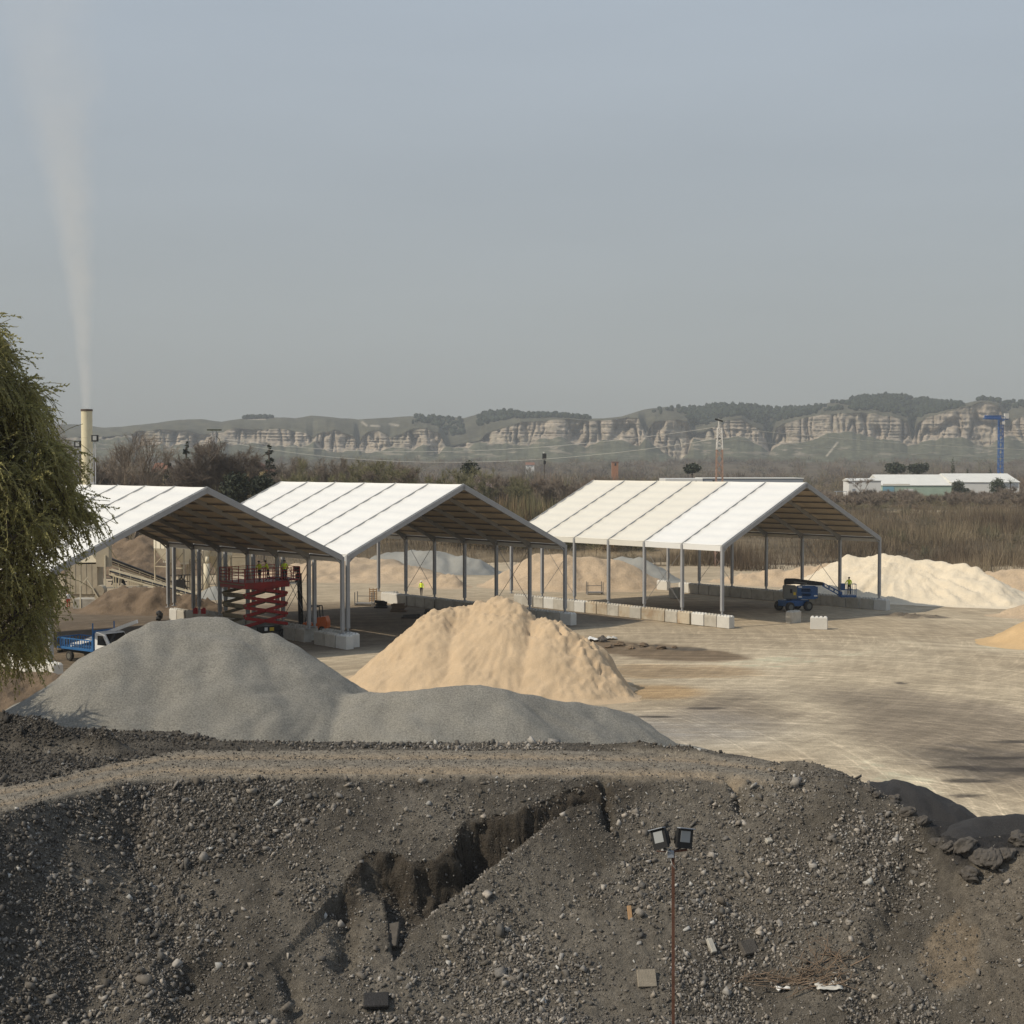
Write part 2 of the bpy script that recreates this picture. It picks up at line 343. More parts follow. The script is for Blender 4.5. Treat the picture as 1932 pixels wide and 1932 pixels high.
M['stone'] = mat('loose_stone', (.1, .1, .1), rough=.9, var=.25, scale=18, attr='Col', spec=.2)
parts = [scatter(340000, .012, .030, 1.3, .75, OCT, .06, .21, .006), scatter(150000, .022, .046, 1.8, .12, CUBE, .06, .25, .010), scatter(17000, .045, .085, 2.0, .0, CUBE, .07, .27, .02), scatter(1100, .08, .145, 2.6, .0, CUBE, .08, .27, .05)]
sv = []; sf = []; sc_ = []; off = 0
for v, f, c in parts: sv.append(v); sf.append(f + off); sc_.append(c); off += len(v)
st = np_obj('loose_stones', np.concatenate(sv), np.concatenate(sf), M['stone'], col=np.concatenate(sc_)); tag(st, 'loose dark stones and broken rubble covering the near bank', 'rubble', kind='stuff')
# ---------------------------------------------------------------- yard
def blob(x, y, u, v, ru, rv, z=0.0):
    """soft round patch at a yard point, radii in metres across and in depth"""
    q = G(u, v, z); return np.exp(-(((x - q.x) / ru) ** 2 + ((y - q.y) / rv) ** 2))
def path_w(x, y, pts, w):
    q = [(*G(u, v)[:2], 0) for u, v in pts]; d, _, _ = seg_dist(x, y, q); return np.exp(-(d / w) ** 2)
xs = np.concatenate([np.arange(-95, -24, 1.0), np.arange(-24, 66, .3), np.arange(66, 115, 1.2)]); ys = np.concatenate([np.arange(40, 150, .3), np.arange(150, 236, .8)])
YX, YY = np.meshgrid(xs, ys)
nl = fbm(YX * .06, YY * .05, 4, 51); nm = fbm(YX * .3, YY * .22, 4, 52)
cx, cy = G(1340, 1490).x, G(1340, 1490).y - 4
rr = np.hypot(YX - cx, YY - cy); th_ = np.arctan2(YY - cy, YX - cx)
wr = rr + 1.2 * fbm(YX * .08, YY * .08, 2, 66)
streak = fbm(wr * 1.6, th_ * 2.5, 4, 53) * .6 + fbm(wr * 4.5, th_ * 5, 3, 54) * .4
s2 = fbm((YX * .75 + YY * .66) * .12, (YX * .66 - YY * .75) * 1.5, 4, 55)
a_, b_, c_ = np.array([.49, .395, .270]), np.array([.65, .54, .38]), np.array([.245, .20, .15])
def put(C, c, w): return lerp(C, np.array(c), np.clip(w, 0, 1)[..., None])
YCOL = np.ones(YX.shape + (3,)) * a_
YCOL = put(YCOL, b_, .55 * sstep(-.1, .5, nl))
wob = 1 + .5 * nm + .3 * streak
dz = blob(YX, YY, 1660, 1350, 11, 15) + blob(YX, YY, 1860, 1420, 8, 10) + .8 * blob(YX, YY, 1450, 1330, 7, 7)
YCOL = put(YCOL, c_, sstep(.45, 1.0, dz * wob) * .75)
YCOL = put(YCOL, [.14, .118, .095], sstep(.5, .8, blob(YX, YY, 1830, 1440, 7, 6) * (wob + .5 * streak)) * .8)
YCOL = put(YCOL, b_, path_w(YX, YY, [(1235, 1275), (1330, 1262), (1450, 1248), (1600, 1226), (1780, 1216), (1932, 1222)], 5.0) * np.clip(wob, .3, 1.2) * .85)
YCOL = put(YCOL, b_ * 1.02, path_w(YX, YY, [(1290, 1420), (1480, 1390), (1590, 1410), (1690, 1460), (1800, 1520), (1932, 1555)], 2.6) * np.clip(wob, .4, 1.2) * .95)
YCOL = put(YCOL, b_, path_w(YX, YY, [(1540, 1400), (1520, 1330), (1440, 1290), (1320, 1280)], 2.5) * np.clip(wob, .2, 1.2) * .7)
YCOL = put(YCOL, [.36, .34, .31], blob(YX, YY, 1290, 1375, 5, 5) * .8 * wob)
YCOL = put(YCOL, [.40, .285, .165], sstep(.2, .6, blob(YX, YY, 1250, 1268, 7, 4) * (1 + .6 * nm + .8 * streak)) * .8)
YCOL = put(YCOL, [.17, .118, .072], sstep(.3, .7, (blob(YX, YY, 1190, 1222, 5, 4) + blob(YX, YY, 1310, 1238, 4.5, 3.5) + .6 * blob(YX, YY, 1130, 1212, 3, 3)) * (1 + .8 * nm + .6 * streak)) * .85)
YCOL = put(YCOL, [.10, .085, .068], sstep(.62, .8, (blob(YX, YY, 1190, 1219, 3, 2) + blob(YX, YY, 1290, 1224, 2.5, 1.6)) * (1 + 1.2 * nm)) * .8)
YCOL = put(YCOL, [.46, .31, .16], sstep(.2, .7, blob(YX, YY, 1225, 1305, 4.5, 3.6) * (1 + .4 * nm)) * .85)
for u, v, l in [(1800, 1447, 2.2), (1900, 1452, 2.6), (1830, 1473, 1.4), (1880, 1430, 2.2), (1700, 1290, .5), (1930, 1400, 2.4), (1240, 1352, 1.5), (1330, 1336, 1.6), (1820, 1500, 1.2)]:
    YCOL = put(YCOL, [.075, .064, .054], sstep(.45, .8, blob(YX, YY, u, v, l, .55) * (1 + .9 * nm)) * .85)
YCOL = put(YCOL, [.23, .18, .13], blob(YX, YY, 250, 1180, 16, 16) * .9)
YCOL = put(YCOL, [.12, .10, .08], sstep(.5, .9, blob(YX, YY, 1720, 1163, 4, 3.5) * (1.3 + .9 * nm)) * .8)
YCOL = put(YCOL, [.17, .132, .094], 1.3 * sstep(118, 126, YY - .88 * (YX + 6)) * (1 - sstep(150, 162, YY)) * (YX < 44) * .6)  # brown dirt floor under the sheds, darkened to deepen the roofs' shade
YCOL = YCOL * (1 + .20 * streak * (YX > 0) + .12 * s2 + .14 * nm)[..., None]
lines = np.zeros(YX.shape)
for (r0, w_, a) in [(24.5, .16, .3), (26.6, .16, .26), (31.2, .18, .22), (33.3, .18, .2), (19.0, .15, -.22), (17.1, .15, -.2), (38, .2, -.2), (40.2, .2, -.18), (46, .25, .15)]:
    lines += a * np.exp(-((rr + .5 * fbm(YX * .1, YY * .1, 2, 77) - r0) / w_) ** 2) * np.clip(.5 + fbm(th_ * 4, rr * .02, 2, int(r0)), 0, 1)
YCOL = YCOL * (1 + lines)[..., None]
YZ = .07 * nl + .03 * nm - .03 * (lines != 0) * np.abs(lines)
YZ += .22 * sstep(.45, .9, blob(YX, YY, 1200, 1220, 4, 2.5)) * np.clip(fbm(YX * 1.1, YY * 1.1, 3, 91), 0, 1) * 2
YZ += .25 * sstep(.4, .9, blob(YX, YY, 1725, 1163, 3.5, 2.5)) * np.clip(fbm(YX * 1.3, YY * 1.3, 3, 92) + .2, 0, 1) * 2
YZ = np.where((YY < 48), YZ - .1, YZ)
M['yard'] = mat('yard_dirt', (.3, .25, .2), rough=.95, var=.10, scale=.9, bump=.05, bscale=5, attr='Col', spec=.15, fine=.14, fscale=9, stretch=(1, .45, 1))
nt = M['yard'].node_tree; L_ = nt.links.new
sc_n = [n for n in nt.nodes if n.type == 'VECT_MATH' and n.operation == 'SCALE'][0]; old = sc_n.inputs['Scale'].links[0].from_socket
gg = _n(nt, 'ShaderNodeNewGeometry')
def track_noise(center, ang, fr, ft, amt, lo, hi):
    """crisp wheel streaks: noise drawn out round a turning centre, or along a straight heading"""
    if center:
        sb = _n(nt, 'ShaderNodeVectorMath', operation='SUBTRACT'); L_(gg.outputs['Position'], sb.inputs[0]); sb.inputs[1].default_value = (*center, 0)
        ln_ = _n(nt, 'ShaderNodeVectorMath', operation='LENGTH'); L_(sb.outputs[0], ln_.inputs[0]); sp_ = _n(nt, 'ShaderNodeSeparateXYZ'); L_(sb.outputs[0], sp_.inputs[0])
        at_ = _n(nt, 'ShaderNodeMath', operation='ARCTAN2'); L_(sp_.outputs[1], at_.inputs[0]); L_(sp_.outputs[0], at_.inputs[1]); cb = _n(nt, 'ShaderNodeCombineXYZ'); L_(ln_.outputs['Value'], cb.inputs[0]); L_(at_.outputs[0], cb.inputs[1]); v_ = cb.outputs[0]
    else:
        ro = _n(nt, 'ShaderNodeMapping'); ro.inputs['Rotation'].default_value = (0, 0, ang); L_(gg.outputs['Position'], ro.inputs[0]); v_ = ro.outputs[0]
    mp_ = _n(nt, 'ShaderNodeMapping'); mp_.inputs['Scale'].default_value = (fr, ft, 1); L_(v_, mp_.inputs[0]); no_ = _n(nt, 'ShaderNodeTexNoise'); no_.inputs['Scale'].default_value = 1; no_.inputs['Detail'].default_value = 5; no_.inputs['Roughness'].default_value = .62; no_.inputs['Distortion'].default_value = .25; L_(mp_.outputs[0], no_.inputs['Vector'])
    m_ = _n(nt, 'ShaderNodeMapRange'); m_.inputs['From Min'].default_value = lo; m_.inputs['From Max'].default_value = hi; m_.inputs['To Min'].default_value = 1 - amt; m_.inputs['To Max'].default_value = 1 + amt; L_(no_.outputs['Fac'], m_.inputs['Value']); return m_.outputs['Result']
for args in (((cx, cy), 0, 1.5, 5.0, .13, .38, .66), ((cx - 60, cy + 70), 0, 1.3, 9.0, .10, .4, .7), ((cx + 10, cy - 30), 0, 3.2, 11.0, .08, .42, .7), ((cx + 3, cy - 3), 0, 4.0, 1.6, .13, .54, .60), ((cx - 30, cy + 8), 0, 3.4, 3.0, .10, .55, .61), ((cx - 12, cy + 70), 0, 3.0, 5.0, .07, .55, .61)):
    mu = _n(nt, 'ShaderNodeMath', operation='MULTIPLY'); L_(old, mu.inputs[0]); L_(track_noise(*args), mu.inputs[1]); old = mu.outputs[0]
L_(old, sc_n.inputs['Scale'])
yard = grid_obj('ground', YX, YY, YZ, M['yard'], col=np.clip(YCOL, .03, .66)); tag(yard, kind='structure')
# ---------------------------------------------------------------- valley floor rising to the terrace behind
def terr(x, y):
    y0 = 216 + 7 * fbm(x * .03, x * 0 + 3, 2, 61) + 3 * fbm(x * .2, y * .02, 2, 62)
    z = 2.6 * sstep(0, 34, y - y0) + .4 * sstep(60, 150, y - 216)
    z = z - 1.5 * sstep(640, 800, y) + 20 * sstep(1150, 2250, y)
    return z + .8 * fbm(x * .05, y * .03, 4, 63) * sstep(214, 240, y) - .25 * (y < 214)
ty = np.concatenate([np.arange(-60, 205, 15), np.arange(206, 300, 1.2), np.arange(300, 600, 6), np.arange(600, 2500, 40)]); tx = np.linspace(-1, 1, 300)
TY = np.repeat(ty[:, None], len(tx), 1); TX = tx[None, :] * (110 + .52 * np.maximum(TY, 0))
TZ = terr(TX, TY)
tn = fbm(TX * .05, TY * .05, 4, 64)
TC = np.ones(TX.shape + (3,)) * np.array([.115, .092, .062]) * (1 + .35 * tn[..., None])
earth = (1 - sstep(238, 262, TY)) * sstep(-.5, .3, fbm(TX * .06, TY * .08, 3, 65)) * np.clip(1.2 - np.abs(TX - 8) / 40, 0, 1)
TC = lerp(TC, np.array([.34, .26, .165]), earth[..., None] * .8)
strip = np.exp(-((TY - 378) / 14) ** 2) * (TX > 98)
TC = lerp(TC, np.array([.36, .30, .2]), strip[..., None] * .9)
M['soil'] = mat('valley_soil', (.1, .1, .1), rough=1, var=.25, scale=.25, bump=.3, bscale=.8, attr='Col', spec=.1)
tag(grid_obj('terrain', TX, TY, TZ, M['soil'], col=TC), kind='structure')
# ---------------------------------------------------------------- hills with the cliff band
A = lambda p: [(226.4 + x * .3906, 724.5 + y * .3906) for x, y in p]
Bq = lambda p: [(950.9 + x * .5079, 709.4 + y * .5079) for x, y in p]
top_ = [(-400, 802), (0, 802), (140, 801), (190, 806), (230, 806)] + A([(60, 200), (160, 190), (290, 172), (400, 170), (490, 183), (600, 165), (740, 162), (850, 165), (920, 153), (1000, 158), (1150, 172), (1280, 163), (1400, 157), (1520, 163), (1580, 158), (1660, 166), (1740, 141), (1800, 135), (1890, 132)]) + Bq([(60, 139), (150, 144), (250, 152), (320, 158), (370, 157), (440, 150), (520, 125), (600, 114), (680, 121), (800, 108), (900, 113), (1020, 122), (1130, 122), (1220, 96), (1300, 84), (1400, 76), (1470, 72), (1600, 96), (1690, 106), (1770, 88), (1830, 92), (1932, 97), (2200, 90), (2700, 110)])
# (u, top, bottom) of the rock face; equal values where there is none
clf = [(-400, 830, 836), (150, 826, 830), (235, 822, 824)] + [(226.4 + x * .3906, 724.5 + t * .3906, 724.5 + b * .3906) for x, t, b in [(60, 240, 268), (80, 225, 300), (200, 224, 298), (330, 226, 298), (400, 246, 290), (500, 232, 280), (520, 223, 295), (600, 217, 275), (700, 218, 300), (800, 220, 300), (900, 232, 292), (935, 262, 275), (955, 240, 300), (1000, 228, 310), (1060, 228, 325), (1130, 250, 325), (1152, 310, 318), (1170, 255, 330), (1190, 240, 330), (1250, 225, 330), (1305, 262, 315), (1400, 222, 305), (1480, 215, 300), (1540, 235, 330), (1575, 300, 304), (1640, 290, 310), (1740, 275, 285), (1770, 245, 290), (1830, 222, 290)]]
clf += [(950.9 + x * .5079, 709.4 + t * .5079, 709.4 + b * .5079) for x, t, b in [(10, 192, 246), (60, 172, 262), (130, 170, 240), (200, 163, 220), (300, 160, 262), (370, 158, 240), (440, 154, 240), (500, 156, 258), (525, 215, 235), (560, 170, 262), (600, 164, 290), (650, 164, 312), (682, 170, 300), (702, 215, 240), (760, 198, 240), (820, 168, 232), (880, 161, 230), (920, 182, 236), (965, 205, 272), (988, 284, 290), (1010, 192, 262), (1060, 168, 256), (1120, 153, 250), (1200, 143, 206), (1300, 137, 215), (1380, 140, 226), (1440, 150, 236), (1500, 170, 256), (1517, 236, 250), (1535, 180, 252), (1560, 160, 246), (1620, 140, 232), (1700, 119, 228), (1760, 102, 256), (1800, 97, 262), (1840, 118, 238), (1870, 196, 225), (1893, 158, 222), (1932, 148, 240), (2100, 150, 230), (2700, 160, 220)]]
top_ = np.array(top_); clf = np.array(clf)
us = np.arange(-300, 2300, 2.2)
vt = np.interp(us, top_[:, 0], top_[:, 1]) + 1.2 * fbm(us * .03, us * 0, 3, 81)
v1 = np.interp(us, clf[:, 0], clf[:, 1]) + 3.0 * fbm(us * .06, us * 0, 4, 82); v2 = np.interp(us, clf[:, 0], clf[:, 2]) + 7 * fbm(us * .05, us * 0 + 5, 4, 83)
v2 = np.maximum(v2, v1 + 1.0); v1 = np.maximum(v1, vt + 4); v2 = np.maximum(v2, v1 + 1)
nA, nB, nC = 44, 34, 16
rowsV = []; rowsY = []; rowsK = []
for i in range(nA): t = i / nA; rowsV.append(lerp(np.full_like(us, 874.0), v2, t)); rowsY.append(np.full_like(us, lerp(2150, 2500, t))); rowsK.append((0, t))
for i in range(nB): t = i / nB; rowsV.append(lerp(v2, v1, t)); rowsY.append(np.full_like(us, 2500 + 34 * t)); rowsK.append((1, t))
for i in range(nC + 1): t = i / nC; rowsV.append(lerp(v1, vt, t ** .8)); rowsY.append(np.full_like(us, lerp(2534, 3050, t))); rowsK.append((2, t))
HV = np.array(rowsV); HYr = np.array(rowsY); HU = np.repeat(us[None], len(HV), 0)
kk = np.array([k for k, t in rowsK])[:, None]; tt = np.array([t for k, t in rowsK])[:, None]
xw = (HU - 966) / FO * 2510
wv = xw + 3 * fbm(xw * .03, HV * .03, 2, 80)
crv = lambda q, w: np.exp(-(q / w) ** 2)
but = 15 * np.abs(fbm(wv * .020, HV * .006, 3, 84)) + 15 * crv(fbm(wv * .030, HV * .008, 2, 85), .08) + 8 * crv(fbm(wv * .09, HV * .02, 2, 76), .10) + 2.0 * fbm(wv * .2, HV * .1, 3, 86) + 4.0 * fbm(xw * .015, HV * .45, 3, 79)
rockw = np.where(kk == 1, np.sin(np.pi * np.clip(tt * .9 + .1, 0, 1)) ** .5, 0)
HYr = HYr + but * 1.7 * rockw + 18 * fbm(xw * .006, HV * .03, 3, 87) * (kk == 2) * tt * 4
HYr = HYr + np.where(kk == 0, 26 * fbm(xw * .02, HV * .05, 4, 88) * tt, 0)
yc_ = (966 - HV) / FO; t_ = HYr / (CP + yc_ * SP)
HX = (HU - 966) / FO * t_; HZ = EYE + (-SP + yc_ * CP) * t_
scr = np.array([.10, .10, .066]); up = np.array([.092, .086, .058]); pine = np.array([.030, .038, .024]); rock = np.array([.32, .270, .208])
n1 = fbm(xw * .02, HV * .09, 5, 89)[..., None]; n2 = fbm(xw * .09, HV * .25, 4, 90)[..., None]
HC = np.where(kk[..., None] == 0, scr * (1 + .3 * n1) , up * (1 + .3 * n1))
spots = sstep(.18, .40, fbm(xw * .05, HV * .28, 5, 95)) * (kk == 0) * sstep(.1, .6, tt) * sstep(-.3, .2, fbm(xw * .004, HV * .03, 2, 94))
HC = lerp(HC, rock * .9, spots[..., None] * .8); HC = HC * (1 + .35 * n2 * (kk != 1)[..., None])
strat = fbm(HV * .55 + .3 * fbm(xw * .01, HV * .1, 2, 96), xw * .01, 3, 97)[..., None]
veg = sstep(.12, .32, fbm(xw * .035, HV * .12, 4, 98))[..., None]
RC = rock * (1 + .22 * strat + .18 * n2); RC = lerp(RC, scr * 1.3, veg * .30)
wide = np.clip((v2 - v1) / 8, 0, 1)[None, :, None]
HC = np.where((kk == 1)[..., None], lerp(HC, RC, wide), HC)
for u0, v0, u1, vv1 in [(683, 796, 692, 803), (735, 800, 752, 803), (700, 803, 716, 804), (470, 790, 500, 791), (1287, 800, 1285, 862), (1292, 810, 1276, 862), (1560, 860, 1580, 835)]:
    a = np.hypot(u1 - u0, vv1 - v0); t = np.clip(((HU - u0) * (u1 - u0) + (HV - v0) * (vv1 - v0)) / a / a, 0, 1); d = np.hypot(HU - u0 - t * (u1 - u0), HV - v0 - t * (vv1 - v0))
    HC = lerp(HC, np.array([.46, .40, .31]), np.exp(-(d / (1.6 if vv1 - v0 < 40 else 5)) ** 2)[..., None] * .8)
HILLS_UV = (us, vt, v1)
M['hill'] = mat('hill_rock_and_scrub', (.1, .1, .1), rough=1, var=.18, scale=.035, bump=2.5, bscale=.08, attr='Col', spec=.05, fine=.22, fscale=.14)
back = np.array([HX[-1] * 1.15, HYr[-1] + 420, HZ[-1] * .3])
HX = np.vstack([HX, back[0]]); HYr = np.vstack([HYr, back[1]]); HZ = np.vstack([HZ, back[2]]); HC = np.concatenate([HC, HC[-1:]])
tag(grid_obj('hills', HX, HYr, HZ, M['hill'], col=HC, smooth=False), kind='structure')
# ---------------------------------------------------------------- stock piles
def heap(name, ridge, slope, label, m, res=.25, rough=.18, crust=0.0, over=None, foot=True, fine=0.0, cut=None, furrow=.12, col=None, cat='pile', group=None, seed=1, base=0.0, px=True, taper=1.0):
    rd = [(p[0], p[1], p[2] - base) for p in pl(ridge)]
    a = np.array(rd); reach = a[:, 2].max() / slope + 1.5
    gx = np.arange(a[:, 0].min() - reach, a[:, 0].max() + reach + res, res); gy = np.arange(a[:, 1].min() - reach, a[:, 1].max() + reach + res, res)
    x, y = np.meshgrid(gx, gy)
    wx = x + .5 * fbm(x * .5, y * .5, 3, seed + 3); wy = y + .5 * fbm(x * .5, y * .5, 3, seed + 4)
    z = np.full(x.shape, -9.0)
    for p, q in zip(rd[:-1], rd[1:]):
        d, zr, _ = seg_dist(wx, wy, [p, q]); h = zr - slope * (np.sqrt(d * d + .12) - .3)
        z = np.maximum(z, h)
    d, zr, _ = seg_dist(x, y, rd)
    hrel = np.clip(z / np.maximum(zr, .5), 0, 1)
    z = z - .25 * sstep(.45, 0, hrel) * 0
    z = z + rough * fbm(x * .7, y * .7, 4, seed) * sstep(-.2, .6, z)
    ang = np.arctan2(y - a[:, 1].mean(), x - a[:, 0].mean())
    z = z - furrow * np.abs(fbm(ang * 9, d * .12, 3, seed + 7)) * sstep(.1, 1.5, z) * sstep(.3, 1.2, d)
    if crust:
        c = np.exp(-(d / 1.9) ** 2); rg = 1 - 2 * np.abs(fbm(x * 1.5 + .8 * fbm(x, y, 2, seed + 2), y * 1.5, 5, seed + 9)); z = z + crust * c * (rg - .6) + crust * .3 * c * fbm(x * 5, y * 5, 3, seed + 8)
    if fine: z = z + fine * fbm(x * 3.2, y * 3.2, 4, seed + 21) * sstep(0, .5, z)
    if cut: z = np.minimum(z, (cut[0] - x + .55 * fbm(x * .6, y * .9, 4, seed + 31) + .12 * fbm(x * 4, y * 4, 3, seed + 32)) * cut[1] + .25)
    if foot: z = np.where(z < .35, .35 * np.exp((z - .35) / .35) - .05, z)   # foot runs out
    o = grid_obj(name, x, y, z + base, m, keep=(z > -.04) if over is None else (z + base > over(x, y) - .06))
    return tag(o, label, cat, group)
M['gravel_grey'] = mat('grey_gravel', (.235, .223, .193), rough=.95, var=.10, scale=.5, bump=.06, bscale=22, fine=.30, fscale=13, spec=.15)
M['gravel_far'] = mat('far_grey_gravel', (.27, .265, .24), rough=.95, var=.14, scale=.3, bump=.08, bscale=8, spec=.1)
M['sand'] = mat('tan_sand', (.49, .368, .238), rough=.95, var=.10, scale=.8, bump=.05, bscale=5, fine=.10, fscale=22, spec=.1)
M['sand_pale'] = mat('pale_cream_sand', (.66, .57, .43), rough=.95, var=.08, scale=.4, bump=.12, bscale=2.2, fine=.06, fscale=9, spec=.1)
M['sand_rosy'] = mat('coarse_tan_aggregate', (.45, .345, .235), rough=.95, var=.12, scale=.5, bump=.10, bscale=4, fine=.12, fscale=6, spec=.1)
M['sand_orange'] = mat('orange_sand', (.53, .37, .20), rough=.95, var=.10, scale=.5, bump=.05, bscale=8, fine=.12, fscale=20, spec=.1)
M['earth'] = mat('brown_earth', (.17, .125, .085), rough=1, var=.28, scale=.5, bump=.15, bscale=3, spec=.1)
M['asphalt_mix'] = mat('black_asphalt_millings', (.036, .034, .033), rough=.85, var=.2, scale=2, bump=.03, bscale=40, fine=.35, fscale=45, spec=.3)
heap('gravel_pile', [(235, 1203, 73), (262, 1184, 74), (285, 1173, 74.5), (330, 1169, 75), (380, 1163, 75), (420, 1166, 75), (450, 1178, 75), (480, 1196, 75), (508, 1195, 75), (540, 1216, 75), (575, 1244, 74.5), (620, 1284, 74), (655, 1308, 73), (700, 1304, 72), (800, 1298, 71), (900, 1292, 71), (950, 1297, 71), (1010, 1312, 71.5), (1080, 1324, 72), (1140, 1331, 73), (1180, 1344, 74)], .66, 'large smooth grey gravel pile stretching behind the dirt road', M['gravel_grey'], res=.2, rough=.16, furrow=.20, fine=.03, seed=101)
heap('sand_pile', [(770, 1215, 98), (800, 1183, 99), (827, 1150, 99), (852, 1146, 99.5), (892, 1145, 99.5), (910, 1135, 99.5), (925, 1140, 99), (942, 1123, 99), (954, 1128, 98.5), (958, 1144, 98.5), (977, 1153, 98), (997, 1170, 98), (1030, 1165, 97), (1045, 1168, 96.5), (1062, 1179, 96), (1089, 1194, 95.5), (1108, 1216, 95), (1118, 1250, 94), (1134, 1288, 93.4)], .82, 'tall tan sand pile with crumbled crest behind the grey gravel', M['sand'], res=.12, rough=.10, crust=.34, furrow=.16, fine=.10, seed=120, cut=(7.75, 1.35))
heap('sand_pile', [(1545, 1079, 172), (1562, 1070, 170), (1584, 1057, 168), (1604, 1048, 167), (1620, 1050, 166.5), (1639, 1051, 166), (1650, 1047, 166), (1669, 1045, 165), (1685, 1050, 164.5), (1699, 1050, 164), (1729, 1057, 163), (1769, 1057, 162), (1794, 1063, 161), (1819, 1062, 160), (1839, 1070, 159), (1859, 1082, 157.5), (1880, 1096, 156)], .56, 'long pale cream sand pile beyond the blue boom lift', M['sand_pale'], res=.25, rough=.35, furrow=.75, fine=.12, seed=140)
heap('sand_pile', [(1325, 1099, 187), (1360, 1089, 186), (1395, 1083, 184), (1425, 1077, 183), (1450, 1074, 182), (1500, 1073, 181), (1540, 1069, 180), (1568, 1064, 178)], .55, 'low tan sand heap running left from the pale cream pile', M['sand_rosy'], res=.3, rough=.6, furrow=.4, crust=.2, seed=150)
heap('sand_pile', [(1845, 1086, 172), (1866, 1079, 171), (1890, 1074, 170), (1932, 1075, 168), (1990, 1078, 166), (2060, 1080, 165)], .6, 'tan sand pile with steep cut face right of the pale cream pile', M['sand_rosy'], res=.3, rough=.5, furrow=.45, seed=160)
heap('gravel_pile', [(1905, 1152, 143), (1932, 1142, 143), (1985, 1133, 142), (2040, 1135, 141)], .45, 'low beige gravel heap in front of the far tan sand piles', M['sand_rosy'], res=.3, rough=.2, seed=170)
heap('sand_pile', [(1905, 1192, 121), (1950, 1170, 121), (2010, 1140, 121), (2080, 1140, 121)], .55, 'smooth orange sand pile cut by the right edge', M['sand_orange'], res=.25, rough=.15, furrow=.05, seed=180)
heap('sand_pile', [(1000, 1062, 181), (1016, 1042, 180), (1045, 1046, 179), (1069, 1045, 178), (1094, 1049, 178), (1126, 1049, 178), (1154, 1053, 178), (1172, 1058, 178), (1188, 1064, 178)], .60, 'broad tan gravelly sand pile seen through the right shed', M['sand_rosy'], res=.3, rough=.3, furrow=.3, seed=190)
heap('gravel_pile', [(1160, 1056, 190), (1180, 1050, 190), (1206, 1050, 189), (1222, 1060, 188), (1232, 1075, 187)], .6, 'greyish beige gravel heap tucked behind the broad tan pile', M['gravel_far'], res=.35, rough=.4, furrow=.4, seed=195)
heap('gravel_pile', [(712, 1047, 206), (729, 1041, 206), (774, 1037, 205), (819, 1040, 204), (849, 1048, 204), (874, 1049, 203), (899, 1056, 202), (912, 1068, 200)], .55, 'pale grey gravel pile far behind the middle shed', M['gravel_far'], res=.35, rough=.4, furrow=.3, seed=200)
heap('sand_pile', [(570, 1062, 196), (625, 1053, 196), (665, 1051, 195), (712, 1059, 194), (733, 1057, 193), (763, 1066, 191), (790, 1078, 189)], .28, 'wide gently sloping sandy mound behind the left shed', M['sand_rosy'], res=.4, rough=.5, furrow=.2, seed=210)
heap('earth_heap', [(800, 1092, 180), (822, 1088, 179), (844, 1084, 178), (858, 1092, 177.5)], .62, 'small brown earth heap beside the far grey gravel', M['sand_rosy'], res=.25, rough=.5, crust=.3, seed=220)
heap('earth_heap', [(205, 1032, 205), (240, 1016, 205), (275, 1008, 205), (310, 1012, 206), (350, 1018, 206), (400, 1030, 206), (460, 1045, 206)], .45, 'big dark brown earth mound behind the conveyor belt', M['earth'], res=.4, rough=.9, furrow=.6, seed=230)
heap('earth_heap', [(238, 1103, 150), (262, 1108, 149), (300, 1112, 148), (340, 1118, 148), (385, 1124, 148)], .6, 'low heap of dark brown soil under the conveyor belt', M['earth'], res=.25, rough=.7, crust=.4, seed=240)
heap('asphalt_pile', [(1632, 1484, 40.5), (1655, 1475, 40.5), (1690, 1470, 40.5), (1720, 1478, 40.3), (1752, 1500, 40), (1785, 1530, 39.5)], .7, 'rounded black asphalt pile rising behind the rubble crest', M['asphalt_mix'], res=.07, rough=.14, furrow=.03, fine=.07, seed=250)
heap('asphalt_pile', [(1800, 1566, 32.6), (1830, 1548, 33), (1860, 1540, 33.2), (1900, 1533, 33.3), (1940, 1531, 33.3), (2030, 1533, 33.3)], .62, 'jet black asphalt pile on the bank at the right edge', M['asphalt_mix'], res=.06, rough=.10, furrow=.02, fine=.05, seed=260, base=4.0, over=lambda x, y: np.where((y < 31.75) | (x < 9.95), 99, bank_h(x, y)), foot=False)
heap('earth_heap', [(-120, 1250, 84), (-40, 1256, 84), (20, 1262, 84), (70, 1268, 84), (110, 1276, 84)], .6, 'dark brown earth heap with dry twigs under the willow', M['earth'], res=.15, rough=.35, crust=.3, fine=.12, seed=270)
